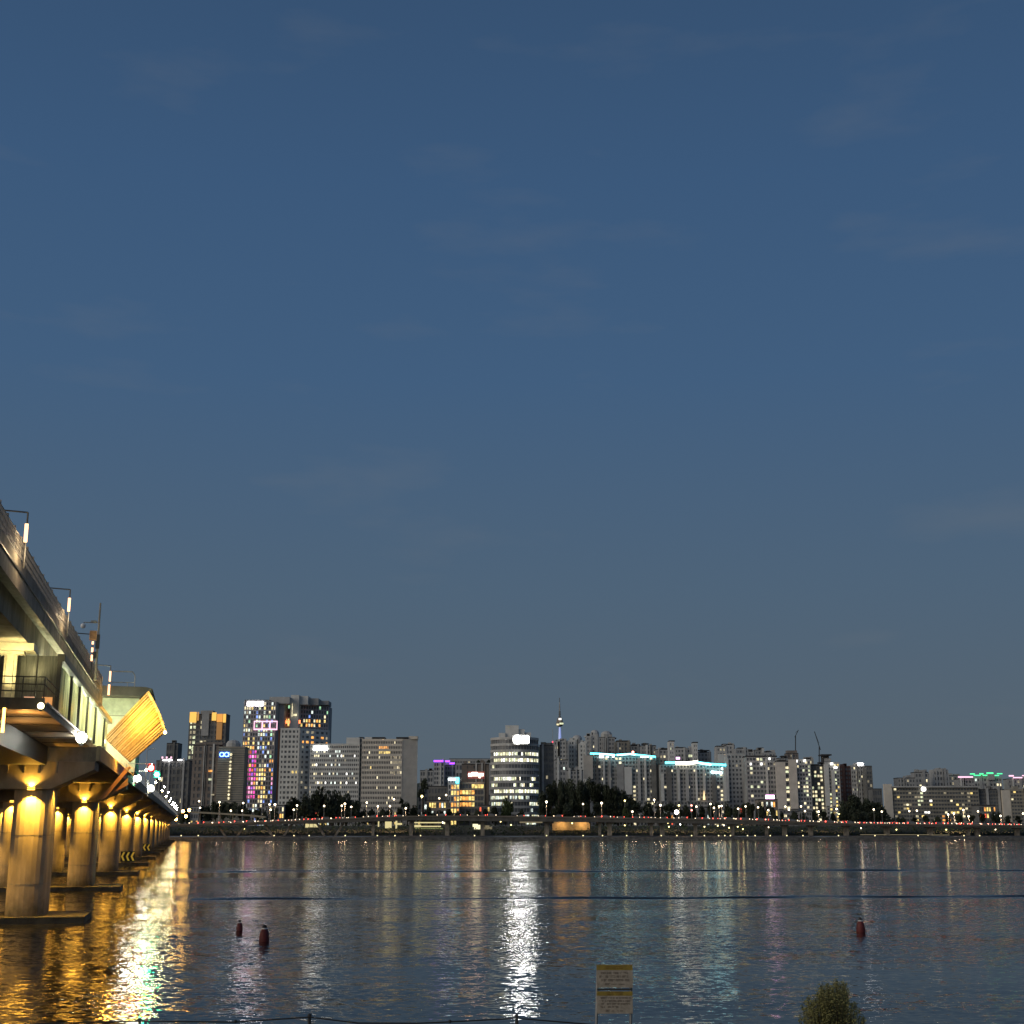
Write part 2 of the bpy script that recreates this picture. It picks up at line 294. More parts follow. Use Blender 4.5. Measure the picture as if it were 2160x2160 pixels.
# ------------------------------------------------------------------ THE BRIDGE
SP1, L0 = 128.0, 62.0
EDGE = -8.4
bridge = thing('double_deck_bridge', br(126, -22, 0), 'long concrete double deck bridge lit golden from below, crossing the river at left', 'bridge')
SODIUM = (1.0, 0.55, 0.07)
lamp_lens = emi('sodium_lens', SODIUM, 9.0)
def pier_poly(s, t, r, ln):
    P = [br(s+ln, t-r, -1.0), br(s+ln, t+r, -1.0)]
    return P + [br(s - r*math.sin(a), t + r*math.cos(a), -1.0) for a in [math.pi*i/12 for i in range(13)]]
NP = 13
for k in range(NP):
    s = SP1 + L0*k
    fo = MB(); fo.bbox(s-2.5, s+6.5, -38, EDGE, -1.5, 0.55); fo.build('pier_footing', mat('wet_footing_concrete', (0.08, 0.07, 0.05), 0.85, 0.6, 0.6, bump=0.05), bridge)
    # crosshead: flat hammerhead whose underside rises to a point at the deck edge
    ch = MB()
    ch.prism([br(s-2.0, -12.0, 11.25), br(s-2.0, EDGE-0.05, 12.95), br(s-2.0, EDGE-0.05, 13.6), br(s-2.0, -38, 13.6), br(s-2.0, -38, 12.95), br(s-2.0, -34, 11.25)], D*5.2)
    cho = ch.build('crosshead', CONC, bridge)
    if k < 6:
        for dt in (-2.1, -0.75, 0.55, 2.0): rb = MB(); rb.bbox(s-2.3, s-2.002, -13.6+dt-0.09, -13.6+dt+0.09, 12.6, 13.58); rb.build('bracket', CONCD, cho)
    for ri, (t, r, ln) in enumerate(((-13.6, 1.62, 4.2), (-22.5, 1.35, 3.5), (-31.0, 1.35, 3.5))):
        if ri and k > 6: continue
        pm = MB(); pm.prism(pier_poly(s+0.2, t, r, ln), (0, 0, 12.24)); po = pm.build('pier', CONC, bridge)
        if k < 5:                              # casting joints standing a little proud
            for zz in (3.2, 7.3): jm = MB(); jm.prism([p+Vector((0, 0, zz+1)) for p in pier_poly(s+0.2, t, r+0.012, ln)], (0, 0, 0.06)); jm.build('casting_joint', CONCD, po)
        ls = s+0.2-r-0.72
        lm = MB(); lm.bbox(ls-0.18, ls+0.18, t-0.35, t+0.35, 11.2, 11.3); lm.bbox(ls+0.18, s-1.35, t-0.05, t+0.05, 11.22, 11.28)
        lo = lm.build('lamp_housing', STEEL, po)
        
        for (za_, zb_) in ((11.16, 11.198), (11.302, 11.34)): le = MB(); le.bbox(ls-0.14, ls+0.14, t-0.3, t+0.3, za_, zb_); le.build('lamp_lens', lamp_lens, po)
        if ri == 0 and k < 5:                  # fill light and housing added to brighten the river side of the pier
            sl = MB(); sl.bbox(s+0.9, s+1.1, t+2.6, t+3.2, 11.9, 12.02); so = sl.build('side_fill_housing', STEEL, po)
            light('side_lamp_light', 'SPOT', br(s+1.0, t+2.9, 11.86), 3000, SODIUM, so, Vector((0, 0, -1))-R*0.42, spot_size=math.radians(85), spot_blend=0.5, shadow_soft_size=0.1)
        if ri == 0 or k < 5:
            e = 1.0 if ri == 0 else 0.8
            light('pier_downlight', 'SPOT', br(ls, t, 11.1), 8500*e, SODIUM, po, (0, 0, -1), spot_size=math.radians(116), spot_blend=0.25, shadow_soft_size=0.12)
            light('pier_uplight', 'SPOT', br(ls, t, 11.42), 1000*e, SODIUM, po, Vector((0, 0, 1))+D*0.12, spot_size=math.radians(138), spot_blend=0.6, shadow_soft_size=0.12)
# lower deck: slab, edge beam and girders, from the first crosshead to the far bank
ld = MB(); ld.bbox(126, 905, -38, EDGE, 13.62, 14.5); ld.build('lower_deck', CONCD, bridge)
eb = MB(); eb.bbox(126, 905, EDGE+0.01, EDGE+0.35, 13.7, 15.0); eb.build('edge_beam', CONC, bridge)
eb2 = MB(); eb2.bbox(126.0, 131.0, -38, EDGE, 14.502, 14.88); eb2.build('deck_end_beam', CONCD, bridge)
for t in (-18, -27, -35):
    gm = MB(); gm.bbox(134, 903, t-1.3, t+1.3, 11.9, 13.6); gm.build('girder', CONCD, bridge)
# station floor cantilevered out in front, upper deck above it
FS = 86.0
fl = MB(); fl.bbox(FS, 205, -38, -9.0, 14.9, 15.4); sf = fl.build('station_floor', mat('soffit_panels', (0.42, 0.33, 0.24), 0.7, 0.3, 0.6), bridge)
for s0 in (92, 99, 106, 113, 120):
    q = MB(); q.bbox(s0-0.12, s0+0.12, -12.4, -9.05, 14.86, 14.898); q.build('soffit_joint', STEEL, sf)
q = MB(); q.bbox(FS-0.3, FS-0.01, -38, -8.9, 14.85, 15.55); q.build('floor_edge_beam', STEEL, bridge)
q = MB(); q.bbox(FS+1, 125.9, -24, -12.5, 13.3, 14.89); q.build('girder', STEEL, bridge)
UP0, UP1 = 40.0, 154.0
q = MB(); q.bbox(UP0, UP1, -36, -10.3, 21.3, 22.1); q.build('upper_deck', CONCD, bridge)
q = MB(); q.bbox(UP0, UP1, -15.2, -10.9, 19.7, 21.28); q.build('upper_girder', CONCD, bridge)
q = MB(); q.bbox(UP0, UP1, -36, -20, 19.5, 21.28); q.build('upper_girder', CONCD, bridge)
q = MB(); q.prism([br(UP0, -10.28, 20.85), br(UP0, -10.0, 20.85), br(UP0, -10.0, 21.75), br(UP0, -10.1, 21.8), br(UP0, -10.1, 22.7), br(UP0, -10.28, 22.7)], D*(UP1-UP0)); q.build('upper_parapet', CONCD, bridge)
q = MB(); q.bbox(UP0, UP1, -10.1, -9.93, 21.78, 21.9); q.build('cable_tray', STEEL, bridge)
FENCE = mat('wire_fence', (0.30, 0.28, 0.25), 0.6, 0.4, 3.0)
mesh_panel = None
NFP = 38
for i in range(NFP):                            # the wire screen on the upper parapet, one panel after another
    s0 = UP0 + i*(UP1-UP0)/NFP; w = (UP1-UP0)/NFP
    if mesh_panel is None:
        q = MB(); o0 = br(s0, -10.16, 22.7)
        for j in range(13): q.obox(o0+D*(w*j/13), D*0.05, R*0.04, (0, 0, 1.12))
        for zz in (0.03, 0.35, 0.75, 1.1): q.obox(o0+Vector((0, 0, zz))+R*0.045, D*w, R*0.03, (0, 0, 0.05))
        q.obox(o0-D*0.06-R*0.03, D*0.12, R*0.12, (0, 0, 1.3))
        mesh_panel = q.build('fence_panel', FENCE, bridge); base0 = s0
    else:
        c = mesh_panel.copy(); COL.objects.link(c); c.location = D*(s0-base0)
# columns carrying the upper deck, one brightly lit at its front end
for (s, t) in ((93.5, -12.0), (126, -13.2), (150, -13.2)):
    q = MB(); q.bbox(s-0.35, s+0.35, t-0.22, t+0.22, 15.4, 19.0); q.bbox(s-0.05, s+0.05, t-0.4, t+0.4, 15.4, 19.0); q.bbox(s-0.5, s+0.5, t-0.85, t+0.85, 19.0, 19.68); q.build('upper_column', CREAM, bridge)
q = MB(); q.bbox(92.4, 94.6, -20, -10.5, 19.2, 19.68); q.build('upper_crosshead', CREAM, bridge)
# front wall of the station: glass bays and thin posts behind a balcony
for i in range(8):
    t0 = -9.3 - i*1.35
    q = MB(); q.bbox(96, 96.08, t0-1.27, t0, 15.4, 19.3); pn = q.build('front_glass_panel', STATG, bridge)
    q = MB(); q.bbox(95.85, 96.1, t0+0.0, t0+0.075, 15.4, 19.4); q.build('front_post', STEEL, bridge)
for i, (px, m) in enumerate(((100, 'poster_orange'), (62, 'poster_peach'))):
    t_, z_ = BS(px, 1470, 95.8)
    q = MB(); q.bbox(95.7, 95.8, t_-0.33, t_+0.33, 15.5, 16.5); q.build('lit_poster', emi(m, ((1, 0.42, 0.12), (1, 0.5, 0.3))[i], 0.75), bridge)
q = MB()                                         # balcony railing
for zz in (15.98, 16.4, 16.85): q.tube(br(FS+0.1, -18, zz), br(FS+0.1, -9.0, zz), 0.035)
for i in range(8): q.tube(br(FS+0.1, -9.0-i*1.25, 15.4), br(FS+0.1, -9.0-i*1.25, 16.85), 0.04)
for zz in (16.4, 16.85): q.tube(br(FS+0.1, -9.0, zz), br(95.8, -9.0, zz), 0.035)
q.build('balcony_railing', STEEL, bridge)
# river side of the station: tall bays of frosted glass between dark posts, lit from inside
GS = [94.0, 98.6, 103.3, 107.2, 111.0, 115.4, 119.8, 125.0, 130.0, 136.0, 143.0, 150.0]
pane = bpy.data.materials.new('frosted_lit_glass'); pane.use_nodes = True; n = pane.node_tree; b = n.nodes['Principled BSDF']
b.inputs['Base Color'].default_value = (0.75, 0.78, 0.66, 1); b.inputs['Roughness'].default_value = 0.35
tr = n.nodes.new('ShaderNodeBsdfTranslucent'); tr.inputs[0].default_value = (0.85, 0.88, 0.72, 1)
g = n.nodes.new('ShaderNodeNewGeometry'); mp = n.nodes.new('ShaderNodeMapping'); mp.inputs['Scale'].default_value = (3, 3, 0.12); n.links.new(g.outputs['Position'], mp.inputs[0])
t = n.nodes.new('ShaderNodeTexNoise'); t.inputs['Scale'].default_value = 1.6; t.inputs['Detail'].default_value = 4; n.links.new(mp.outputs[0], t.inputs[0])
rp = n.nodes.new('ShaderNodeValToRGB'); rp.color_ramp.elements[0].color = (0.22, 0.25, 0.22, 1); rp.color_ramp.elements[1].color = (0.95, 0.95, 0.8, 1)
rp.color_ramp.elements[0].position = 0.38; rp.color_ramp.elements[1].position = 0.6
n.links.new(t.outputs['Fac'], rp.inputs[0]); n.links.new(rp.outputs[0], tr.inputs[0]); n.links.new(rp.outputs[0], b.inputs['Base Color'])
mx = n.nodes.new('ShaderNodeMixShader'); mx.inputs[0].default_value = 0.7
n.links.new(b.outputs[0], mx.inputs[1]); n.links.new(tr.outputs[0], mx.inputs[2]); n.links.new(mx.outputs[0], n.nodes['Material Output'].inputs[0])
for i in range(len(GS)-1):
    a, c = GS[i], GS[i+1]
    q = MB(); q.bbox(a+0.12, c-0.12, -9.08, -9.03, 15.45, 18.6); q.build('side_glass_panel', pane, bridge)
for i, a in enumerate(GS):
    if i % 2: continue
    w = 0.18
    q = MB(); q.bbox(a-w*0.5, a+w*0.5, -9.12, -8.85, 15.4, 18.7); q.build('side_post', STEEL, bridge)
q = MB(); q.bbox(93.9, 151, -9.14, -8.66, 18.7, 19.2); q.build('head_rail', STEEL, bridge)
q = MB(); q.tube(br(87, -8.85, 15.35), br(126, -8.85, 15.35), 0.07); q.build('drain_pipe', GALV, bridge)
q = MB(); q.bbox(96.2, 151, -13.0, -12.9, 15.4, 19.6); q.build('inner_wall', GREENISH, bridge)
TUBE = emi('tube_light', (0.95, 1, 0.68), 7)
for i, s0 in enumerate((100, 106, 112, 118, 124, 130, 136, 142)):
    q = MB(); q.bbox(s0, s0+3.2, -10.3, -10.15, 18.95, 19.03); o = q.build('tube_lamp', TUBE, bridge)
    light('tube_light_glow', 'POINT', br(s0+1.6, -10.6, 18.3), 240+640*max(0, i-1), (0.95, 1, 0.62), o, shadow_soft_size=0.5)
    light('tube_light_glow', 'POINT', br(s0+1.6, -9.9, 19.25), 60+100*i, (1, 0.92, 0.5), o, shadow_soft_size=0.3)
# lamps seen burning on the structure
def lamp_ball(px, py, T, r, col, st, en, label, name='lamp_globe', cat='lamp', group=None):
    s, z = BT(px, py, T); c = br(s, T, z)
    th = thing(name, c-Vector((0, 0, r*1.5)), label, cat, group)
    q = MB(); q.ball(c, r, 10); q.build('globe', emi(name+'_%d_%d' % (st, int(col[2]*100)), col, st), th, smooth=True)
    q = MB(); q.tube(c-Vector((0, 0, r*1.5)), c-Vector((0, 0, r*0.9)), r*0.4, 8); q.build('lamp_base', STEEL, th)
    if en: light('lamp_glow', 'POINT', c, en, col, th, shadow_soft_size=r*1.05)
    return th
lamp_ball(172, 1556, -8.55, 0.42, (1, 1, 0.86), 60, 1500, 'glaring white floodlight at the foot of the glass station wall', 'floodlight')
lamp_ball(290, 1642, -7.6, 0.50, (1, 1, 0.82), 60, 900, 'big white lamp on lower deck edge below the orange ribbed canopy', 'deck_floodlight')
lamp_ball(318, 1663, -7.6, 0.62, (1, 1, 0.82), 60, 900, 'big white lamp on lower deck right of the tilted canopy', 'deck_floodlight')
lamp_ball(218, 1564, -9.2, 0.26, (1, 0.85, 0.4), 14, 300, 'yellow lamp at the lower left corner of the tilted canopy', 'canopy_lamp')
lamp_ball(348, 1545, -3.2, 0.2, (1, 0.8, 0.3), 10, 2500, 'yellow lamp on the right corner of the tilted canopy', 'canopy_lamp')
lamp_ball(86, 1489, -8.95, 0.2, (1, 0.85, 0.4), 10, 60, 'small yellow lamp under the front corner of the station floor', 'corner_lamp')
for (px, py, T, col, lab) in ((319, 1620, -5, (1, 0.05, 0.04), 'red signal light above the bridge edge, beside the green one'), (331, 1634, -5, (0.02, 1, 0.42), 'green signal light above the bridge edge, beside the red one')):
    s, z = BT(px, py, T); c = br(s, T, z); th = thing('signal_light', br(s, -8.0, 15), lab, 'signal light')
    q = MB(); q.tube(br(s, -8.0, 15.0), br(s, -8.0, z+0.5), 0.07); q.tube(br(s, -8.0, z+0.5), br(s, T, z+0.5), 0.05); q.build('arm', GALV, th)
    q = MB(); q.bbox(s+0.05, s+0.35, T-0.42, T+0.42, z-0.45, z+0.5); q.build('housing', BLK, th)
    q = MB(); q.ball(c-D*0.18, 0.34, 10); q.build('lens', emi('signal_%s' % ('red' if col[0] > .5 else 'green'), col, 45 if col[0] > .5 else 160), th)
# front left: upright orange tube light and warm light on the front column and on the soffit
t_, z0_ = BS(5, 1545, 84.5); _, z1_ = BS(5, 1493, 84.5)
th = thing('tube_lamp_post', br(84.5, t_, z0_), 'upright orange tube lamp below the station floor at the left edge', 'lamp')
q = MB(); q.tube(br(84.5, t_, z0_), br(84.5, t_, z1_), 0.09, 8); q.build('tube', emi('orange_tube', (1, 0.5, 0.1), 8), th)
q = MB(); q.tube(br(84.5, t_, z1_), br(86, t_, 14.88), 0.05); q.build('bracket', STEEL, th)
light('tube_glow', 'POINT', br(88.5, -10.2, 14.1), 150, (1, 0.5, 0.12), th, shadow_soft_size=0.15)
light('soffit_glow', 'POINT', br(96, -11.0, 13.2), 190, (1, 0.55, 0.18), th, shadow_soft_size=0.4)
q = MB(); q.bbox(89.6, 90.1, -11.6, -11.1, 15.42, 15.7); o = q.build('uplight', STEEL, bridge)
light('column_uplight', 'SPOT', br(89.8, -11.5, 15.85), 1500, (1, 0.82, 0.34), o, Vector((0, 0, 1))+D*0.75, spot_size=math.radians(80), spot_blend=0.5, shadow_soft_size=0.1)
light('column_uplight', 'POINT', br(91.2, -11.2, 18.7), 130, (1, 0.84, 0.36), o, shadow_soft_size=0.2)
# lamp posts on the upper deck, each with a glowing tube at its foot and a thin arm
TB = emi('glowing_tube', (1, 0.50, 0.24), 3.2)
for i, (px, py0, py1, pyt, ax, lab) in enumerate(((57, 1106, 1150, 1077, 18, 'nearest lamp post on the upper deck with a glowing tube'), (147, 1262, 1294, 1241, 117, 'second lamp post on the upper deck with a glowing tube'),
      (197, 1340, 1400, 1338, 172, 'third lamp post on the upper deck, beside the camera mast'), (233, 1416, 1440, 1403, 217, 'farthest lamp post, beside the roof of the stair block'))):
    T = -9.75; s, za = BT(px, py0, T); _, zb = BT(px, py1, T); _, zt = BT(px, pyt, T); t2 = T-1.6
    zlow = 22.0 if i < 3 else 24.9
    th = thing('lamp_post', br(s, T, zlow), lab, 'lamp post', 'lamp posts along the upper bridge deck')
    q = MB(); q.tube(br(s, T, zlow), br(s, T, zt), 0.055); q.build('pole', STEEL, th)
    q = MB(); q.tube(br(s, T, zt), br(s, t2, zt+0.08), 0.045); q.bbox(s-0.08, s+0.08, t2-0.5, t2, zt+0.05, zt+0.16); q.build('arm', STEEL, th)
    if i != 2:
        q = MB(); q.tube(br(s-0.12, T, zb), br(s-0.12, T, za), 0.10, 10); o = q.build('light_tube', TB, th); light('tube_glow', 'POINT', br(s-0.6, T+0.6, zb-0.5), 260, (1, 0.74, 0.42), o, shadow_soft_size=0.3)
    else:
        for (ya, yb) in ((1355, 1362), (1370, 1380), (1387, 1401)):
            _, z1 = BT(px, ya, T); _, z2 = BT(px, yb, T); q = MB(); q.tube(br(s-0.12, T, z2), br(s-0.12, T, z1), 0.09, 10); q.build('light_tube', TB, th)
        _, z1 = BT(px, 1330, T); _, z2 = BT(px, 1352, T); q = MB(); q.bbox(s-0.3, s+0.2, T-0.32, T+0.3, z2, z1); q.build('orange_box', mat('orange_box_paint', (0.42, 0.22, 0.09), 0.6, 0.3, 3), th)
s, zt = BT(212, 1272, -9.8)
th = thing('camera_mast', br(s, -9.8, 22), 'tall grey mast with a white dome camera on an arm', 'camera mast')
q = MB(); q.tube(br(s, -9.8, 22), br(s, -9.8, zt), 0.13, 8, r1=0.08); q.build('mast', CONCD, th)
_, zc = BT(195, 1282, -9.8); tc_, zc2 = BS(178, 1283, s)
q = MB(); q.tube(br(s, -9.8, zc), br(s, tc_, zc), 0.05); q.bbox(s-0.1, s+0.1, tc_+0.7, tc_+1.3, zc+0.06, zc+0.2); q.build('arm', GALV, th)
q = MB(); q.ball(br(s, tc_, zc-0.35), 0.26, 10); q.build('dome_camera', WHT, th, smooth=True)
q = MB(); q.bbox(s-0.3, s-0.1, -10.0, -9.6, zc-2.6, zc-1.2); q.bbox(s-0.3, s-0.1, -10.15, -9.85, zc-3.6, zc-2.9); q.build('equipment_box', STEEL, th)
# stair block at the end of the upper deck
SB = 175.0
tA, zA = BS(224, 1472, SB); tB, zB = BS(292, 1500, SB)
block = thing('stair_block', br(SB, (tA+tB)/2, 15), 'pale greenish stair block with a flat roof behind the tilted canopy', 'stair block')
q = MB(); q.bbox(SB, SB+12, -14, tB, 14.6, zA); q.build('wall', GREENISH, block)
for zz in (zA-2.2, zA-4.6):
    q = MB(); q.bbox(SB-0.03, SB-0.002, -14, tB, zz, zz+0.07); q.build('wall_joint', CONCD, block)
tR, zR = BS(322, 1450, SB-3)
q = MB(); q.prism([br(SB-3, -14, zA+0.02), br(SB-3, tB+0.2, zA+0.02), br(SB-3, tR, zA+0.95), br(SB-3, tR-0.8, zA+1.15), br(SB-3, -14, zA+1.25)], D*16); q.build('roof_slab', mat('roof_slab_dark', (0.09, 0.085, 0.075), 0.9, 0.4, 0.5), block)
q = MB()
for (x0, x1) in ((236, 284),):
    a, z1 = BS(x0, 1416, SB); b_, z0 = BS(x1, 1440, SB)
    q.tube(br(SB, a, z1), br(SB, b_-0.3, z1), 0.07); q.tube(br(SB, b_-0.3, z1), br(SB, b_, z1-0.5), 0.07); q.tube(br(SB, b_, z1-0.5), br(SB, b_, zA+1.4), 0.07)
    q.tube(br(SB, a, z0), br(SB, b_, z0), 0.05); q.tube(br(SB, a, z1), br(SB, a, zA+1.4), 0.06)
    m_ = (a*0.3+b_*0.7); q.tube(br(SB, m_, z0), br(SB, m_, zA+1.4), 0.05)
q.build('roof_railing', GALV, block)
q = MB(); tx, _ = BS(232, 1440, SB-2); _, z1 = BS(232, 1446, SB-2); _, z0 = BS(232, 1468, SB-2)
q.tube(br(SB-3.2, tx, z0), br(SB-3.2, tx, z1), 0.13, 8); q.build('light_tube', TB, block)
light('block_wall_glow', 'POINT', br(SB-6, -11.2, 17.0), 3000, (0.95, 1, 0.6), block, shadow_soft_size=0.5)
# tilted stair canopy clad in ribbed sheet, its rail and braces
canopy = thing('stair_canopy', br(158, -8.4, 15), 'tilted ribbed canopy of an outside stair glowing orange at the bridge edge', 'stair canopy')
def cp(px, py, s): t, z = BS(px, py, s); return br(s, t, z)
A, Bc, Cc, Dc = cp(220, 1556, 157), cp(311, 1460, 161), cp(348, 1546, 161), cp(275, 1608, 157)
nrm_ = (Bc-A).cross(Dc-A).normalized()
if nrm_.dot(D) < 0: nrm_ = -nrm_
Bm = (Bc+Cc)/2 + (Bc-A).normalized()*0.22       # the upper end bows outward
NR = 17
def edge_hi(u):                                  # quadratic bow between the two upper corners
    return Bc*(1-u)*(1-u) + (Bm*2-(Bc+Cc)*0.5)*2*u*(1-u) + Cc*u*u
for i in range(NR):
    u0, u1 = i/NR, (i+1)/NR; a0, a1 = A.lerp(Dc, u0), A.lerp(Dc, u1); b0, b1 = edge_hi(u0), edge_hi(u1)
    q = MB(); q.prism([a0, a1, b1, b0], nrm_*0.12); q.build('cladding_sheet', rng.choice((CLAD2, CLAD3, CLAD4)), canopy)
    f_ = rng.uniform(0.3, 0.62); q = MB(); q.prism([a0, a0.lerp(a1, f_), b0.lerp(b1, f_), b0], -nrm_*rng.uniform(0.10, 0.34)); q.build('rib', rng.choice((CLAD, CLAD4, CLAD)), canopy)
q = MB()
for i in range(8): q.tube(edge_hi(i/8)-nrm_*0.1, edge_hi((i+1)/8)-nrm_*0.1, 0.17, 8)
q.build('edge_tube', CREAM, canopy)
r0, r1 = cp(213, 1562, 156.6), cp(282, 1625, 156.6)
q = MB(); dv = (r1-r0); up = Vector((0, 0, 1))
q.obox(r0, dv, D*0.2, up*0.16); q.obox(r0-up*0.62, dv, D*0.2, up*0.16)
for i in range(13): q.obox(r0+dv*(i/12)-up*0.6, dv*0.012, D*0.1, up*0.6)
q.build('stair_stringer', CREAM, canopy)
k0 = cp(276, 1612, 157); k1 = cp(208, 1684, 157)
q = MB(); q.prism([cp(277, 1618, 156.9), cp(268, 1617, 156.9), cp(236, 1655, 156.9), cp(206, 1686, 156.9), cp(222, 1684, 156.9)], D*0.4); q.build('brace', mat('brace_paint', (0.5, 0.3, 0.16), 0.6, 0.2, 1), canopy)
q = MB(); q.prism([cp(270, 1640, 158), cp(270, 1656, 158), cp(236, 1674, 158)], D*0.3); q.build('brace_plate', mat('brace_paint', (0.5, 0.3, 0.16)), canopy)
light('canopy_glow', 'POINT', br(152.5, -7.2, 15.6), 1100, (1, 0.42, 0.05), canopy, shadow_soft_size=0.3)
light('canopy_glow', 'POINT', (Bc+Cc)/2-D*3.2, 1900, (1, 0.56, 0.07), canopy, shadow_soft_size=0.3)
# little landing cage left of the canopy rail
q = MB()
a0, zt0 = BS(170, 1575, 140); a1, _ = BS(221, 1575, 140); _, zb0 = BS(200, 1604, 140)
for i in range(7): zz = zb0+(zt0-zb0)*i/6; q.tube(br(140, a0, zz), br(140, a1, zz), 0.05)
q.tube(br(140, a1, zb0-0.3), br(140, a1, zt0), 0.12); q.tube(br(140, a0, zb0), br(140, a0, zt0), 0.06); q.tube(br(140, a1, zb0-0.3), br(140, a1-1.2, zb0-0.3), 0.08)
q.build('landing_railing', GALV, bridge)
q = MB(); q.bbox(126.5, 127, -9.9, -9.0, 15.4, 15.7); q.build('sill_light', emi('sill_light', (1, 0.95, 0.6), 6), bridge)
for (px, py, w) in ((243, 1622, 12), (232, 1612, 3)):
    t_, z_ = BS(px, py, 165); q = MB(); q.bbox(164.8, 165, t_-w*0.028, t_+w*0.028, z_-0.12, z_+0.12); q.build('strip_lamp', emi('strip_lamp', (1, 0.75, 0.35), 3), bridge)
# railing, posts and lamps along the lower deck edge as it runs to the far bank
q = MB()
for i in range(150): s = 190+i*4.7; q.obox(br(s, EDGE+0.15, 15.0), D*0.12, R*0.08, (0, 0, 1.5))
for zz in (15.5, 16.0, 16.45): q.bbox(190, 895, EDGE+0.16, EDGE+0.2, zz, zz+0.06)
q.build('deck_railing', WHT, bridge, kind='stuff')
lamps = []
for i in range(19):
    s = 212+36.5*i+rng.uniform(-7, 7); h = (6.2 if i % 2 else 4.6)+rng.uniform(-.6, .6)
    th = thing('bridge_lamp', br(s, EDGE+0.2, 15), f'{ORD[i]} white lamp post along the lower deck edge counting from the camera', 'lamp post', 'lamp posts along the lower bridge deck')
    q = MB(); q.tube(br(s, EDGE+0.2, 15), br(s, EDGE+0.2, 15+h), 0.09, r1=0.06); q.build('pole', GALV, th)
    q = MB(); q.ball(br(s, EDGE+0.25, 15+h*0.45 if i % 2 else 15+h), 0.21, 8); q.build('globe', emi('bridge_globe', (1, 0.84, 0.38), 320), th)
    if i % 2: q = MB(); q.tube(br(s, EDGE+0.2, 15+h), br(s, EDGE+1.6, 15+h+0.3), 0.05); q.build('arm', GALV, th)
# golden strip lights under the edge near the far end, and the lit ramp end at the bank
for i, (px, py) in enumerate(((386, 1711), (399, 1709), (371, 1728), (392, 1722))):
    c = at(px, py, 880-i*6); th = thing('ramp_lamp', c-Vector((0, 0, 1.3)), ['orange lamp at the far end of the bridge', 'orange lamp where the far ramp leaves the bridge', 'low golden lamp beside the last bridge piers', 'golden lamp under the far ramp'][i], 'lamp')
    q = MB(); q.ball(c, 0.9, 8); q.build('globe', emi('ramp_globe', (1, 0.5, 0.1), 70), th); q = MB(); q.tube(c-Vector((0, 0, 1.3)), c, 0.15); q.build('lamp_base', STEEL, th)
for i, (k, w) in enumerate(((3, 1.9), (5, 1.7))):  # black and yellow chevron boards on two piers
    (x0, y0, x1, y1, nch) = ((255, 1796, 284, 1817, 3), (301, 1780, 317, 1795, 2))[i]
    s = SP1+L0*k-3.7 if i == 0 else SP1+L0*4-3.7
    t0, z1 = BS(x0, y0, s); t1, z0 = BS(x1, y1, s)
    th = thing('chevron_board', br(s, (t0+t1)/2, 0.5), ['larger black board with three yellow chevrons low on a bridge pier', 'smaller black board with two yellow chevrons on a farther pier'][i], 'sign')
    q = MB(); q.bbox(s, s+0.08, t0, t1, z0, z1); q.build('board', BLK, th)
    q = MB(); q.bbox(s+0.1, s+0.2, t0+0.3, t0+0.42, 0.5, z1); q.bbox(s+0.1, s+0.2, t1-0.42, t1-0.3, 0.5, z1); q.build('post', STEEL, th)
    H = z1-z0; step = (t1-t0)/nch
    for j in range(nch):
        a = t0+step*j+step*0.1; zm = (z0+z1)/2
        q = MB()
        q.prism([br(s-0.03, a, zm), br(s-0.03, a+step*0.42, z1-0.08*H), br(s-0.03, a+step*0.82, z1-0.08*H), br(s-0.03, a+step*0.4, zm)], D*0.028)
        q.prism([br(s-0.03, a, zm), br(s-0.03, a+step*0.4, zm), br(s-0.03, a+step*0.82, z0+0.08*H), br(s-0.03, a+step*0.42, z0+0.08*H)], D*0.028)
        q.build('chevron', emi('chevron_yellow', (1, 0.62, 0.08), 0.22, (0.7, 0.5, 0.05)), th)
# ------------------------------------------------------------------ ELEVATED RIVERSIDE ROAD
def lerp_tab(tab, x):
    if x <= tab[0][0]: return tab[0][1]
    for (a, b_) in zip(tab, tab[1:]):
        if x <= b_[0]: return a[1]+(b_[1]-a[1])*(x-a[0])/(b_[0]-a[0])
    return tab[-1][1]
RT = [(-400, 1741), (330, 1739), (400, 1737.6), (500, 1734.8), (620, 1730.5), (760, 1724), (870, 1720.5), (1000, 1719.8), (1200, 1722.5), (1400, 1725.5), (1550, 1728), (1700, 1733), (1800, 1736), (2160, 1740), (3000, 1742)]
RB = [(-400, 1747), (330, 1744.5), (400, 1744), (620, 1738), (870, 1730), (1000, 1732), (1200, 1733.5), (1400, 1736), (1700, 1741), (2160, 1746.5), (3000, 1747)]
YR = 925.0
road = thing('elevated_road', at(1080, 1744, YR+8), 'long elevated riverside road on short piers along the far bank', 'road bridge')
mb = MB(); pm_ = MB()
xs = list(range(300, 2700, 30))
for a, c in zip(xs, xs[1:]):
    p0, p1 = at(a, lerp_tab(RT, a), YR), at(c, lerp_tab(RT, c), YR); q0, q1 = at(a, lerp_tab(RB, a), YR), at(c, lerp_tab(RB, c), YR)
    mb.prism([p0-Vector((0, 0, 0.9)), p1-Vector((0, 0, 0.9)), q1, q0], (0, 17, 0))
    pm_.prism([p0, p1, p1-Vector((0, 0, 1.0)), p0-Vector((0, 0, 1.0))], (0, 0.0, 0) if False else (0, -0.35, 0))
mb.build('deck', mat('road_concrete', (0.11, 0.105, 0.09), 0.9, 0.4, 0.3), road); pm_.build('parapet', mat('road_parapet', (0.16, 0.14, 0.11), 0.85, 0.3, 0.1), road)
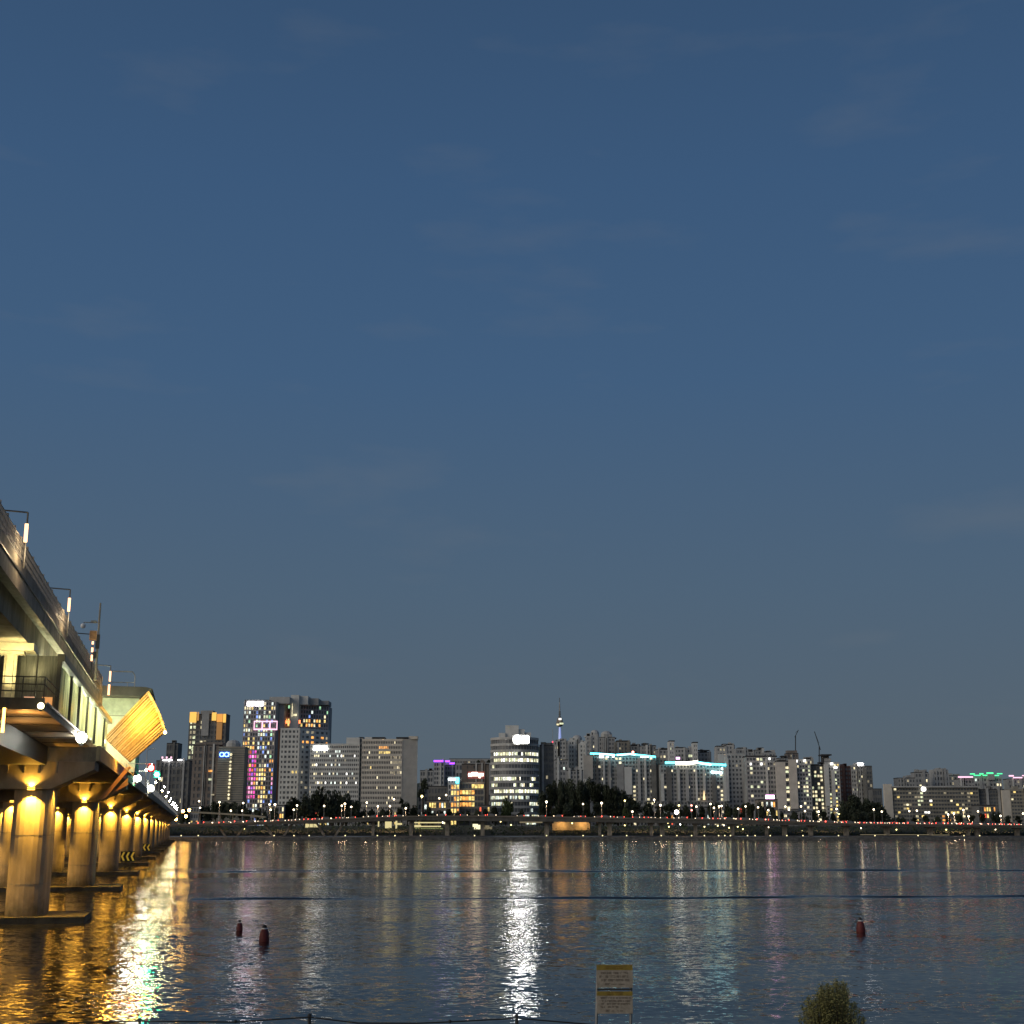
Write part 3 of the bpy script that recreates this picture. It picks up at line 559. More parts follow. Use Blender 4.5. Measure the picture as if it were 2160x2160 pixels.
def rpier(px, w, y_bot=1771, kind='I', Y=YR+6):
    top = at(px, lerp_tab(RB, px), Y); bot = at(px, y_bot, Y); h = w/2927*Y/2; q = MB()
    zb = min(bot.z, 1.0)-1.5
    if kind == 'I':
        q.box(top.x-h, top.x+h, Y, Y+2.5, zb, top.z+0.4); q.box(top.x-h*1.9, top.x+h*1.9, Y-0.2, Y+2.7, top.z-0.9, top.z+0.35)
    else:
        for sg in (-1, 1): q.obox((top.x+sg*1.2-0.7, Y, zb), (1.5, 0, 0), (0, 2, 0), (sg*8.0, 0, top.z-zb+0.2))
    q.build('pier' if kind == 'I' else 'v_strut', CONCD, road)
for px, w, kd in ((488, 6, 'V'), (587, 6, 'V'), (696, 6, 'V'), (787, 6, 'I'), (867, 7, 'I'), (943, 8, 'I'), (1018, 8, 'I'), (1153, 9, 'I'), (1265, 5, 'I'), (1286, 9, 'I'), (1374, 6, 'I'), (1397, 9, 'I'),
      (1467, 7, 'I'), (1545, 7, 'I'), (1617, 6, 'I'), (1655, 9, 'I'), (1710, 9, 'I'), (1785, 10, 'I'), (1871, 11, 'I'), (1962, 11, 'I'), (2042, 7, 'I'), (2062, 9, 'I'), (2146, 9, 'I'), (2230, 9, 'I')):
    rpier(px, w, kind=kd)
# thin ramp rising at the left
ramp_ = thing('road_ramp', at(460, 1744, 990), 'thin curving road ramp behind the elevated road at left', 'road bridge')
q = MB(); RP = [(398, 1711), (440, 1713), (480, 1715.5), (525, 1718), (560, 1722)]
for (a, c) in zip(RP, RP[1:]): p0, p1 = at(a[0], a[1], 985), at(c[0], c[1], 985); q.prism([p0, p1, p1-Vector((0, 0, 1.2)), p0-Vector((0, 0, 1.2))], (0, 7, 0))
q.build('ramp_deck', mat('ramp_concrete', (0.34, 0.30, 0.22), 0.85, 0.2, 0.2), ramp_)
for px in (422, 465, 491, 540): p = at(px, lerp_tab(RP, px)+3, 988); q = MB(); q.box(p.x-0.4, p.x+0.4, 988, 989, 6, p.z); q.build('ramp_pier', CONCD, ramp_)
# ------------------------------------------------------------------ STREET LAMPS on the far bank
SL = [(420, 1690), (422, 1704), (463, 1692), (487, 1710), (513, 1694), (511, 1710), (568.6, 1697), (571, 1708), (580, 1697), (619.6, 1708), (626.6, 1699), (683.8, 1700), (721, 1699.6), (727.5, 1695.7), (741, 1702),
 (773.6, 1693), (797, 1701), (822.5, 1700.6), (831, 1686), (856, 1705), (890, 1679.7), (926.5, 1684), (941, 1677), (1152.6, 1691.5), (1229.8, 1696), (1269, 1694), (1318, 1689), (1334, 1712), (1380, 1687), (1393, 1698.5), (1432, 1699),
 (1427, 1713), (1458.6, 1699), (1469, 1701.5), (1459, 1709), (1498.7, 1696), (1506, 1704), (1517, 1701), (1522, 1700), (1557, 1706), (1572.7, 1701), (1599, 1703), (1620.6, 1709), (1656.6, 1701.5), (1689.7, 1701), (1698, 1711), (1664, 1708), (1727, 1712),
 (1764.6, 1706.5), (1843, 1707.5), (1860, 1712), (1918, 1711), (1934, 1710), (2000, 1718), (2012, 1716), (2032, 1708.5), (2043, 1722), (2063, 1711.5), (2110.5, 1721), (2158, 1716)]
BIG = {(890, 1679.7): 1.3, (1427, 1713): 2.3, (580, 1697): 1.25, (727.5, 1695.7): 1.15, (1152.6, 1691.5): 1.25, (1269, 1694): 1.2, (1393, 1698.5): 1.2}
labs = which([p[0] for p in SL], 'street lamp')
lampmats = {'w': emi('street_globe_warm', (1, 0.80, 0.52), 6.5), 'W': emi('street_globe_white', (1, 0.95, 0.85), 12), 'r': emi('street_globe_red', (1, 0.25, 0.2), 9), 'y': emi('street_globe_yellow', (1, 0.82, 0.3), 6.5)}
def street_lamp(px, py, lab, Y, size=1.0, col='w'):
    c = at(px, py, Y); zb = at(px, lerp_tab(RT, px), YR).z - 0.9 if Y < YR+20 else 9.0
    th = thing('street_lamp', (c.x, Y, zb), lab, 'street lamp', 'street lamps along the far bank')
    q = MB(); q.tube((c.x, Y, zb), (c.x, Y, c.z), 0.16, 6, r1=0.1); q.build('pole', GALV, th)
    q = MB(); q.ball(c, 0.62*size, 8); q.build('globe', lampmats[col], th, smooth=True)
    if Y < YR+20: light('street_lamp_light', 'SPOT', c-Vector((0, 0.8, 0.7)), 6000*size, (1, 0.62, 0.34), th, (0, -0.35, -1), spot_size=math.radians(140), spot_blend=0.5, shadow_soft_size=0.4)
for (px, py), lab in zip(SL, labs):
    Y = (YR+16) if (px, py) in BIG or rng.random() < 0.5 else rng.uniform(965, 1010)
    col = 'W' if (px, py) == (1427, 1713) else ('r' if (px, py) in ((1458.6, 1699), (1459, 1709)) else ('y' if px in (1318, 1432, 890) else 'w'))
    street_lamp(px, py, lab, Y, BIG.get((px, py), 1.0), col)
# ------------------------------------------------------------------ CARS on the elevated road
def make_car():
    th = thing('car', (0, 0, 0), 'car', 'car', 'cars on the elevated road')
    q = MB(); q.prism([(-2.2, -0.9, 0.35), (2.2, -0.9, 0.35), (2.25, -0.9, 0.8), (1.1, -0.9, 0.98), (-2.1, -0.9, 1.0), (-2.25, -0.9, 0.7)], (0, 1.8, 0)); q.build('body', mat('car_paint', (0.2, 0.2, 0.2), 0.35, 0.2, 0.01), th)
    q = MB(); q.prism([(-1.9, -0.8, 0.98), (1.0, -0.8, 0.98), (0.4, -0.75, 1.45), (-1.3, -0.75, 1.48)], (0, 1.6, 0)); q.build('cabin', GLASS, th)
    for x in (-1.4, 1.4):
        for y in (-0.95, 0.75): q = MB(); q.tube((x, y, 0.33), (x, y+0.2, 0.33), 0.33, 10); q.build('wheel', BLK, th)
    q = MB(); q.box(-2.38, -2.2, -0.98, 0.98, 0.55, 1.15); tl = q.build('tail_light', emi('tail_light', (1, 0.08, 0.05), 7), th)
    q = MB(); q.box(2.2, 2.4, -0.98, 0.98, 0.45, 0.95); hl = q.build('headlight', emi('headlight', (1, 0.78, 0.5), 5), th)
    return th
proto = make_car()
ramp_car = []
for rngx, n_ in (((405, 560), 5), ((560, 700), 8), ((700, 860), 5), ((860, 1200), 5), ((1200, 1500), 8), ((1500, 1700), 14), ((1700, 1860), 12), ((1860, 2040), 17), ((2040, 2158), 10)):
    n_ = int(n_*1.75)
    for i in range(n_): ramp_car.append(rngx[0]+(i+rng.uniform(0.1, 0.9))*(rngx[1]-rngx[0])/n_)
facing = [rng.random() < (0.75 if x > 1480 else 0.35) for x in ramp_car]
labs = which(ramp_car, ['car with tail lights' if f_ else 'car with headlights' for f_ in facing])
for i, (px, f_, lab) in enumerate(zip(ramp_car, facing, labs)):
    c = proto if i == 0 else copy_tree(proto); Y = YR+(2.6 if f_ else 9.0)
    p = at(px, lerp_tab(RT, px), YR); z = p.z-0.9+0.02
    c.location = (at(px, 1735, Y).x, Y, z + 0.35); c['label'] = lab; c.rotation_euler = (0, 0, 0 if f_ else math.pi)
    c.scale = (1.25, 1.1, 1.3) if rng.random() < 0.25 else (1, 1, 1)
# ------------------------------------------------------------------ BUILDINGS
def face_lattice(P0, P1, z0, z1, nf, nc, out_, lat, glz, litb, litfn, proud=0.45, sp=0.42, mw=0.3, z_first=0.0, skip_mull=False):
    P0, P1 = Vector(P0), Vector(P1); u = (P1-P0); L = u.length; ud = u/L; n_ = Vector(out_)
    fh = (z1-z0-z_first)/nf; bw = L/max(nc, 1)
    lat.obox(P0+Vector((0, 0, z1-fh*sp*0.5-z0))+Vector((0, 0, 0)), u, n_*proud, (0, 0, fh*sp*0.5)) if False else None
    for f in range(nf+1):
        h = fh*sp; zz = z0+f*fh-h*0.5
        if f == 0: zz = z0; h *= 0.5
        if f == nf: h *= 0.5
        lat.obox((P0.x, P0.y, zz), u, n_*proud, (0, 0, h))
    if not skip_mull:
        for c in range(nc+1):
            w = bw*mw; o = P0+ud*(c*bw-w*0.5) if 0 < c < nc else (P0 if c == 0 else P1-ud*w)
            lat.obox((o.x, o.y, z0), ud*w, n_*(proud*0.9), (0, 0, z1-z0))
    for f in range(nf):
        for c in range(nc):
            mid = P0+ud*((c+0.5)*bw); zc = z0+(f+0.5)*fh
            k = litfn(mid, zc, f, c)
            if k:
                o = P0+ud*(c*bw+bw*mw*0.4); litb.setdefault(k, MB()).obox((o.x, o.y, z0+f*fh+fh*sp*0.4), ud*(bw*(1-mw*0.8)), n_*0.12, (0, 0, fh*(1-sp*0.8)))
def to_px(v):
    x, y, z = v.x, v.y, v.z-8; zc = y*CP+z*SP; return 1080+F*x/zc, 1080-F*(-y*SP+z*CP)/zc
BCAT = 'building'
def building(name, label, l, r, top, Y, nf, nc, wall='grey', lit=0.05, cols='wwcy', mid=None, Yr=None, depth=16, sp=0.42, mw=0.3, litfn=None, bottom=9.0,
             style='grid', side_cols=3, roof=None, side_wall=None, glass=None, group=None, side='r', zlow=None, blank_end=None):
    tl = at(l, top, Y); tr_ = at(r, top, Y); zt = tl.z
    fx0, fx1 = tl.x, tr_.x
    th = thing(name, ((fx0+fx1)/2, Y, bottom), label, BCAT, group)
    wm_ = WALLS[wall]; sw = WALLS[side_wall or wall]
    # footprint: front face P0-P1, and a receding face on the right when mid is given
    if mid is not None:
        m_ = at(mid, top, Y); rr = at(r, top, Yr or Y+18); P0, P1, P2 = Vector((fx0, Y, 0)), Vector((m_.x, Y, 0)), Vector((rr.x, (Yr or Y+18), 0)); P3 = P0+(P2-P1)
        if blank_end == 'l':                     # the blank face is on the left instead
            P0 = Vector((at(l, top, Yr or Y+18).x, (Yr or Y+18), 0)); P1 = Vector((m_.x, Y, 0)); P2 = Vector((fx1, Y, 0)); P3 = P0+(P2-P1)
    else: P0, P1 = Vector((fx0, Y, 0)), Vector((fx1, Y, 0)); P2, P3 = P1+Vector((0, depth, 0)), P0+Vector((0, depth, 0))
    body = MB(); body.prism([p+Vector((0, 0, bottom)) for p in (P0, P1, P2, P3)], (0, 0, zt-bottom)); body.build('wall', wm_, th)
    lat, glz, litb = MB(), MB(), {}
    rr_ = random.Random(hash_str(name+label))
    def dflt(mid_, zc, f, c):
        if litfn:
            k = litfn(*to_px(Vector((mid_.x, mid_.y, zc))), rr_)
            if k is not None: return k or None
        return rr_.choice(cols) if rr_.random() < lit else None
    zz0 = bottom if zlow is None else zlow
    def do_face(a, c, nfl, ncl):
        u = (c-a).normalized(); nn = Vector((u.y, -u.x, 0))
        glz.obox((a.x, a.y, zz0), (c-a), nn*0.06, (0, 0, zt-zz0-0.3))
        face_lattice(a+nn*0.06, c+nn*0.06, zz0, zt, nfl, ncl, nn, lat, glz, litb, dflt, sp=sp, mw=mw, skip_mull=(style == 'bands'))
    if style != 'blank':
        if blank_end == 'l': do_face(P1, P2, nf, nc)
        elif blank_end == 'r' or mid is None: do_face(P0, P1, nf, nc)
        else: do_face(P0, P1, nf, nc); do_face(P1, P2, nf, side_cols)
        glz.build('window_glass', glass or GLASS, th); lat.build('facade_grid', sw, th, kind='stuff')
        for k, m in litb.items(): m.build('lit_window', LIT[k], th, kind='stuff')
    if style == 'grid' and mid is None and litfn is None and (r-l) > 13 and nf > 6:
        for i_ in range(1 if r-l < 30 else 3):
            xa = fx0+(fx1-fx0)*rr_.uniform(0.08, 0.85); w_ = rr_.uniform(0.9, 2.2)*Y/1200
            q = MB(); q.box(xa, xa+w_, Y-1.4, Y+0.2, bottom, zt+rr_.choice((0, 1.5, 2.5))); q.build('stair_core', WALLS[rr_.choice(('pale', 'grey', wall, 'mid'))], th)
        for i_ in range(2):
            xa = fx0+(fx1-fx0)*rr_.uniform(0.05, 0.8); w_ = rr_.uniform(2, 5); h_ = rr_.uniform(1.6, 3.4)
            q = MB(); q.box(xa, min(fx1, xa+w_), Y+3, Y+8, zt+0.9, zt+0.9+h_); q.build('roof_room', WALLS[wall], th)
    q = MB(); ce = (P0+P1+P2+P3)/4
    q.prism([ce+(p-ce)*1.01+Vector((0, 0, zt)) for p in (P0, P1, P2, P3)], (0, 0, 0.9)); q.build('roof', ROOFD if wall in ('dark', 'brown', 'mid') else wm_, th)
    for (a, c, t2, wl) in (roof or []):          # pieces standing on the roof: left px, right px, top py, wall
        p0 = at(a, t2, Y+3); p1 = at(c, t2, Y+3)
        q = MB()
        if wl == 'dome':
            cx = (p0.x+p1.x)/2; rad = (p1.x-p0.x)/2; hh = p0.z-zt
            q.lathe((cx, Y+3+rad, zt), [(rad, 0), (rad, hh*0.55), (rad*0.75, hh*0.85), (rad*0.3, hh)], 12); q.build('roof_dome', WALLS['grey'], th)
        elif wl == 'cap':                        # a thin dark slab held above the roof
            q.box(p0.x, p1.x, Y+1, Y+14, p0.z-1.1, p0.z); q.box(p0.x+(p1.x-p0.x)*0.2, p1.x-(p1.x-p0.x)*0.2, Y+4, Y+12, zt, p0.z-1.1); q.build('roof_cap', ROOFD, th)
        else: q.box(p0.x, p1.x, Y+2, Y+12, zt+0.9, p0.z); q.build('penthouse', WALLS[wl], th)
    return th, (P0, P1, P2, P3, zt)
def hash_str(s_):
    h = 7
    for ch_ in s_: h = (h*131+ord(ch_)) % 1000003
    return h
def sign(th, rects, Y, m, name='lit_sign', thick=0.5):
    for (x0, y0, x1, y1) in rects:
        p0 = at(x0, y1, Y); p1 = at(x1, y0, Y); q = MB(); q.box(p0.x, p1.x, Y-thick, Y, p0.z, p1.z); q.build(name, m, th)
def ellipse_sign(th, px, py, r, Y, m, name='lit_emblem'):
    c = at(px, py, Y); q = MB(); q.tube((c.x, Y-0.6, c.z), (c.x, Y, c.z), r/2927*Y, 20); q.build(name, m, th)
WSIGN = emi('sign_white', (1, 0.97, 1), 10); BIGSIGN = emi('sign_glaring', (1, 0.98, 0.95), 62); CYAN = emi('sign_cyan', (0.12, 0.85, 1), 4.5)
GOLD = emi('gold_crown', (1, 0.55, 0.1), 1.15); BLUES = emi('sign_blue', (0.05, 0.3, 1), 2.6); PURP = emi('sign_purple', (0.30, 0.05, 1), 3.5)
PINKS = emi('sign_pink', (1, 0.55, 0.72), 1.6); LIME = emi('sign_green', (0.08, 1, 0.35), 1.8); BLUEW = emi('sign_bluewhite', (0.8, 0.93, 1), 6)
# --- far left group
th, _ = building('apartment_block', 'low dark building with a small white sign, just right of the bridge', 330, 400, 1606, 1180, 9, 8, 'dark', 0.10, 'wwd', mw=0.4)
th2, _ = building('apartment_block', 'dark square block rising behind the low building beside the bridge', 352, 376, 1569, 1300, 10, 4, 'dark', 0.04)
sign(th, [(344, 1602, 363, 1604.5), (375, 1602, 384, 1604)], 1178, WSIGN); sign(th, [(341, 1596, 344.5, 1600), (350, 1596, 353.5, 1600), (359.5, 1596, 363, 1600)], 1178, PINKS, 'sign_letter')
def f_gold(px, py, r_):
    if px < 416 and py > 1522: return 'G' if r_.random() < 0.7 else 'd'
    if 424 < px < 434: return 'w' if r_.random() < 0.6 else ''
    return ''
th, _ = building('tower', 'slim tower with two gold glowing crowns', 400, 478, 1508, 1230, 22, 10, 'dark', 0, litfn=f_gold, mw=0.35, roof=[(424, 450, 1499, 'mid')])
def prow(th, x0, y0, x1, y1, Y, m, name): sign(th, [(x0, y0, x1, y1)], Y, m, name, 0.9)
prow(th, 400, 1502, 415, 1524, 1229, GOLD, 'gold_crown'); prow(th, 416, 1502, 420, 1520, 1229, emi('gold_crown_dim', (1, 0.5, 0.12), 0.55), 'gold_crown')
prow(th, 447, 1503, 457, 1520, 1229, GOLD, 'gold_crown'); prow(th, 457.5, 1506, 470, 1523, 1229, emi('gold_crown_orange', (1, 0.42, 0.07), 0.9), 'gold_crown'); prow(th, 470.5, 1506, 477, 1524, 1229, GOLD, 'gold_crown')
prow(th, 456, 1524, 469, 1560, 1229.2, emi('gold_strip', (0.9, 0.42, 0.1), 0.32), 'gold_strip')
sign(th, [(424, 1501, 442, 1552)], 1228.6, WALLS['mid'], 'stair_shaft'); sign(th, [(404, 1575, 409, 1583), (403, 1632, 407, 1638), (400, 1648, 406, 1655)], 1229, LIT['G'], 'lit_window')
th, _ = building('office_block', 'dark brown office block below the gold crowned tower', 408, 462, 1573, 1120, 12, 5, 'brown', 0.03, 'd', mw=0.5, roof=[(414, 470, 1566, 'brown')])
sign(th, [(440, 1624, 448, 1628)], 1119, LIT['o'], 'lit_window'); sign(th, [(440, 1642, 447, 1646)], 1119, LIT['G'], 'lit_window'); sign(th, [(446, 1675, 452, 1678)], 1119, LIT['d'], 'lit_window')
th, _ = building('office_block', 'olive office block with a blue sign and a column of stair lights', 461, 517, 1577, 1110, 34, 1, 'olive', 0, sp=0.75, roof=[(474, 505, 1560, 'dome')], style='bands')
sign(th, [(483.2, 1578, 490, 1688)], 1108.5, WALLS['dark'], 'stair_slot', 0.3)
for i in range(13):
    q = MB(); c = at(487.2-i*0.42, 1591.5+i*7.7, 1107.9); q.ball(c, 0.9 if i % 4 else 1.1, 8); q.build('stair_light', LIT['w'] if i not in (1,) else LIT['d'], th)
for (x0, x1) in ((463.5, 472), (473.5, 482.5)):   # two rounded glyphs of the blue sign
    c = at((x0+x1)/2, 1591.5, 1108); q = MB(); rad = (x1-x0)/2/2927*1108
    for i in range(14):
        a0, a1 = 2*math.pi*i/14, 2*math.pi*(i+1)/14
        q.tube(c+Vector((math.cos(a0)*rad, 0, math.sin(a0)*rad)), c+Vector((math.cos(a1)*rad, 0, math.sin(a1)*rad)), 0.35)
    q.tube(c+Vector((rad, 0, rad)), c+Vector((rad, 0, -rad)), 0.35); q.build('sign_letter', emi('sign_letter_blue', (0.35, 0.75, 1), 3), th)
sign(th, [(462, 1585.5, 484, 1598)], 1109.4, emi('sign_blue_dim', (0.0, 0.06, 1), 0.7), 'sign_board', 0.2)
# --- multicoloured tower
def f_multi(px, py, r_):
    u = r_.random()
    if px < 540 and py > 1583 and py < 1684: return r_.choice('mmmppmrokk') if u < 0.93 else ''
    if 540 <= px < 562 and 1616 < py < 1684: return r_.choice('yyyow') if u < (0.85 if py < 1664 else 0.45) else ''
    if 560 <= px < 568 and 1600 < py < 1700: return r_.choice('ybwy') if u < 0.3 else ''
    if px >= 568 and py > 1600: return r_.choice('oppobkw') if u < 0.75 else ''
    if px < 536 and 1550 < py < 1582: return r_.choice('yyo') if u < 0.75 else ''
    if py > 1684: return r_.choice('ccwb') if u < 0.6 else ''
    if py < 1498: return r_.choice('cwwyG') if u < 0.5 else ''
    if px > 596: return r_.choice('cwbyGd') if u < 0.36 else ''
    return r_.choice('cccbbgwyGdd') if u < 0.46 else ''
mtower = thing('multicoloured_tower', at(550, 1742, 1190), 'tall glass tower with pink, blue and yellow windows and white top sign', BCAT)
YT = 1190
def tower_face(xl0, xl1, xr0, xr1, top, Y0, Y1, nf, nc, lf, wallm, seed):
    z1 = at(xl1, top, Y0).z; a = at(xl1, top, Y0); c = at(xr1, top, Y1); a.z = c.z = 0
    u = (c-a).normalized(); nn = Vector((u.y, -u.x, 0)); lat, glz, litb = MB(), MB(), {}; r_ = random.Random(seed)
    glz.obox((a.x, a.y, 9), c-a, nn*0.06, (0, 0, z1-9.3))
    face_lattice(a+nn*0.06, c+nn*0.06, 9, z1, nf, nc, nn, lat, glz, litb, lambda m_, zc, f, cc: (lf(*to_px(Vector((m_.x, m_.y, zc))), r_) or None), sp=0.34, mw=0.36, proud=0.3)
    glz.build('window_glass', GLASS, mtower); lat.build('facade_grid', wallm, mtower, kind='stuff')
    for k, m in litb.items(): m.build('lit_window', LIT[k], mtower, kind='stuff')
    return a, c, z1, nn
MUL = mat('tower_mullion', (0.38, 0.36, 0.37), 0.5, 0.2, 0.2)
a, c, zt, nn = tower_face(0, 515, 0, 583, 1480, YT, YT, 28, 13, f_multi, MUL, 3)
q = MB(); q.prism([Vector((a.x, a.y, 9)), Vector((c.x, c.y, 9)), Vector((c.x+4, c.y+34, 9)), Vector((a.x+4, a.y+34, 9))], (0, 0, zt-9)); q.build('wall', WALLS['mid'], mtower)
sign(mtower, [(583.2, 1539, 592.5, 1690)], YT, WALLS['rust'], 'side_wall', 4)
a2, c2, zt2, nn = tower_face(0, 596, 0, 694, 1486, YT+22, YT+40, 27, 18, lambda x, y, r_: ('' if y > 1538 else (r_.choice('oyow') if y > 1518 and r_.random() < 0.62 else (r_.choice('cwbgd') if r_.random() < 0.15 else ''))), MUL, 5)
q = MB(); q.prism([Vector((a2.x-2, a2.y, 9)), Vector((c2.x, c2.y, 9)), Vector((c2.x, c2.y+22, 9)), Vector((a2.x-2, a2.y+22, 9))], (0, 0, zt2-9)); q.build('wall', WALLS['mid'], mtower)
for (x0, y0, x1, y1, w, dy) in ((516, 1476, 569, 1481, 'dark', 2), (568, 1470, 611, 1484, 'grey', 6), (611, 1466, 631, 1540, 'pale', 16), (631, 1468, 650, 1486, 'pale', 20), (583, 1484, 600, 1540, 'grey', 10), (650, 1473, 672, 1487, 'mid', 26), (672, 1478, 693, 1487, 'mid', 34)):
    p0, p1 = at(x0, y1, YT+dy), at(x1, y0, YT+dy); q = MB(); q.box(p0.x, p1.x, YT+dy, YT+dy+20, p0.z, p1.z); q.build('crown_block', WALLS[w], mtower)
for (x0, x1) in ((522, 528), (529, 535), (536, 541), (542, 548), (549, 555)): sign(mtower, [(x0-0.3, 1479.5, x1+0.3, 1488.5)], YT-0.6, emi('tower_sign', (1, 0.95, 1), 14), 'sign_letter', 0.4)
for rct in ((536, 1520.5, 585, 1523), (535, 1537, 585, 1540), (535, 1521, 537.5, 1540), (551.5, 1521, 555, 1540), (567.5, 1521, 571, 1540), (583, 1521, 585.5, 1540)): sign(mtower, [rct], YT-0.7, PINKS, 'pink_frame', 0.4)
sign(mtower, [(602, 1520, 612, 1526), (613, 1518, 624, 1525), (625, 1519, 634, 1526)], YT+20, emi('red_lantern_sign', (1, 0.22, 0.07), 3), 'red_sign')
sign(mtower, [(615.5, 1484, 617.5, 1513), (619, 1506, 626, 1510)], YT+14, LIT['w'], 'white_strip')
# --- grey block with square windows in pairs
def f_sq(px, py, r_):
    if px < 634: return 'y' if (1618 < py < 1626 and px < 603) or (1628 < py < 1635 and px > 617) or (1672 < py < 1680 and (px < 603 or px > 615)) else ''
    return ('o' if 1552 < py < 1572 and r_.random() < 0.45 else ('d' if r_.random() < 0.12 else ''))
building('apartment_block', 'grey apartment block with neat rows of square windows beside the multicoloured tower', 592, 695, 1538, 1110, 19, 5, 'pale', 0, litfn=f_sq, mid=633, Yr=1135, side_cols=6, sp=0.52, mw=0.42)
# --- slab with white sign
def f_s1(px, py, r_):
    row = round((py-1586)/8.6)
    if row in (0, 1, 3, 5, 8): return r_.choice('Wwwc') if r_.random() < 0.33 else ''
    return 'd' if r_.random() < 0.07 else ''
th, _ = building('slab_block', 'pale slab block with a bright white sign on its left end', 655, 759, 1571, 1090, 18, 26, 'pale', 0, litfn=f_s1, sp=0.5, mw=0.36, roof=[(731, 759, 1556, 'pale'), (674, 684, 1568, 'pale')])
for (x0, x1) in ((661, 667.5), (668.2, 675), (675.6, 681), (681.6, 687), (687.4, 691)): sign(th, [(x0, 1574, x1, 1582)], 1089, emi('slab_sign', (1, 1, 0.97), 9), 'sign_letter', 0.4)
def f_s2(px, py, r_):
    if 800 < px < 822 and 1574 < py < 1592: return 'o' if py < 1582 else 'y'
    row = round((py-1579)/8.6)
    if px > 822 and row in (2, 3, 4, 5, 6): return 'd' if r_.random() < 0.6 else ('w' if r_.random() < 0.3 else '')
    return r_.choice('wwy') if r_.random() < 0.05 else ''
th, _ = building('slab_block', 'wide beige slab block with a blank right end wall', 764, 881, 1561, 1085, 17, 24, 'beige', 0, litfn=f_s2, mid=849, Yr=1090, blank_end='r', sp=0.5, mw=0.36, roof=[(770, 785, 1555, 'pale'), (786, 812, 1555, 'cap'), (836, 862, 1555, 'cap'), (862, 881, 1553, 'beige')])
building('service_tower', 'narrow dark stair tower between the two slab blocks', 757, 766, 1557, 1094, 18, 1, 'mid', 0.0, depth=10)
# --- low buildings and purple roofs
building('low_building', 'low grey building behind trees right of the beige slab', 882, 908, 1662, 1120, 5, 4, 'grey', 0.1)
building('low_building', 'dark flat building below the purple lit roofs', 903, 944, 1660, 1090, 5, 6, 'dark', 0.06, 'wd')
th, _ = building('apartment_block', 'grey tower with a purple roof line left of the yellow building', 915, 937, 1608, 1500, 14, 4, 'grey', 0.03); sign(th, [(915, 1603.5, 935, 1607)], 1499, PURP, 'purple_roof_line')
th, _ = building('apartment_block', 'grey tower with a stepped purple roof line behind the yellow building', 938, 961, 1615, 1520, 12, 4, 'mid', 0.03); sign(th, [(939, 1604, 949, 1607.5), (948, 1608.5, 959, 1612)], 1519, PURP, 'purple_roof_line')
building('low_building', 'hillside housing block left of the purple roofs', 886, 914, 1626, 1800, 9, 5, 'mid', 0.08, 'dw')
building('hilltop_block', 'long faint building on the ridge left of the round offices', 948, 1036, 1601, 2300, 6, 16, 'mid', 0.02, 'd')
building('hilltop_block', 'long grey block with a pale roof edge behind the yellow building', 961, 1034, 1611, 1400, 4, 10, 'grey', 0.02, 'd', bottom=40)
# --- yellow lit building
def f_yel(px, py, r_):
    if px > 996 and 1644 < py < 1668: return 'y' if r_.random() < 0.85 else 'w'
    if 964 < px < 1001 and 1664 < py < 1702: return r_.choice('oyyo') if r_.random() < 0.86 else ''
    if 948 < px < 964: return r_.choice('yyo') if r_.random() < 0.85 else ''
    return 'G' if 968 < px < 992 and py < 1662 and r_.random() < .2 else ''
building('office_block', 'dark brown block standing behind the yellow lit building', 974, 1031, 1613, 1120, 12, 3, 'brown', 0.0, 'd', mw=0.6)
th, _ = building('office_building', 'yellow and orange lit low office building left of the round tower', 962, 1021, 1652, 1065, 7, 9, 'olive', 0, litfn=f_yel, sp=0.34, mw=0.14)
sign(th, [(988, 1631, 995, 1638), (995, 1629, 1007, 1637), (1007, 1631, 1020, 1637), (1010, 1637, 1014, 1641)], 1063, emi('red_white_sign', (1, 0.62, 0.5), 7), 'roof_sign')
sign(th, [(986, 1627, 1022, 1643)], 1064.6, emi('sign_backing_red', (0.5, 0.02, 0.02), 0.25), 'sign_board', 0.3)
th, _ = building('office_wing', 'grey wing with a blue and white roof sign left of the yellow building', 945, 970, 1641, 1062, 8, 4, 'grey', 0, litfn=lambda x, y, r_: (r_.choice('yyo') if x > 951 and y > 1652 and r_.random() < .8 else ''), sp=0.3, mw=0.3)
sign(th, [(945.5, 1641.5, 961, 1646)], 1061, BLUEW, 'roof_sign'); sign(th, [(961.5, 1640, 968, 1652)], 1061, CYAN, 'roof_sign')
# --- round office building
YC = 1085; cL, cR = at(1033, 1700, YC), at(1138, 1700, YC); cx = (cL.x+cR.x)/2; ra = (cR.x-cL.x)/2; rb_ = ra*0.9
roundb = thing('round_office_building', (cx, YC+rb_, 9), 'round office building with ringed floors, lit windows and glaring roof sign', BCAT)
zt = at(1085, 1557, YC).z; nfl = 14; fh = (zt-9)/nfl
q = MB(); q.lathe((cx, YC+rb_, 9), [(ra*0.965, 0), (ra*0.965, zt-9)], 48, 0, 1, 0.9); q.build('window_glass', GLASS, roundb)
for f in range(nfl+1):
    q = MB(); z0 = 9+f*fh; q.lathe((cx, YC+rb_, z0), [(ra*1.0, -0.2*fh), (ra, 0.2*fh)], 48, 0, 1, 0.9); q.build('floor_ring', WALLS['grey'], roundb)
q = MB()
for i in range(48):
    a_ = 2*math.pi*i/48; p = Vector((cx+math.cos(a_)*ra*0.972, YC+rb_+math.sin(a_)*ra*0.972*0.9, 9)); q.obox(p-Vector((0.18, 0.18, 0)), (0.36, 0, 0), (0, 0.36, 0), (0, 0, zt-9))
q.build('mullion', WALLS['mid'], roundb, kind='stuff')
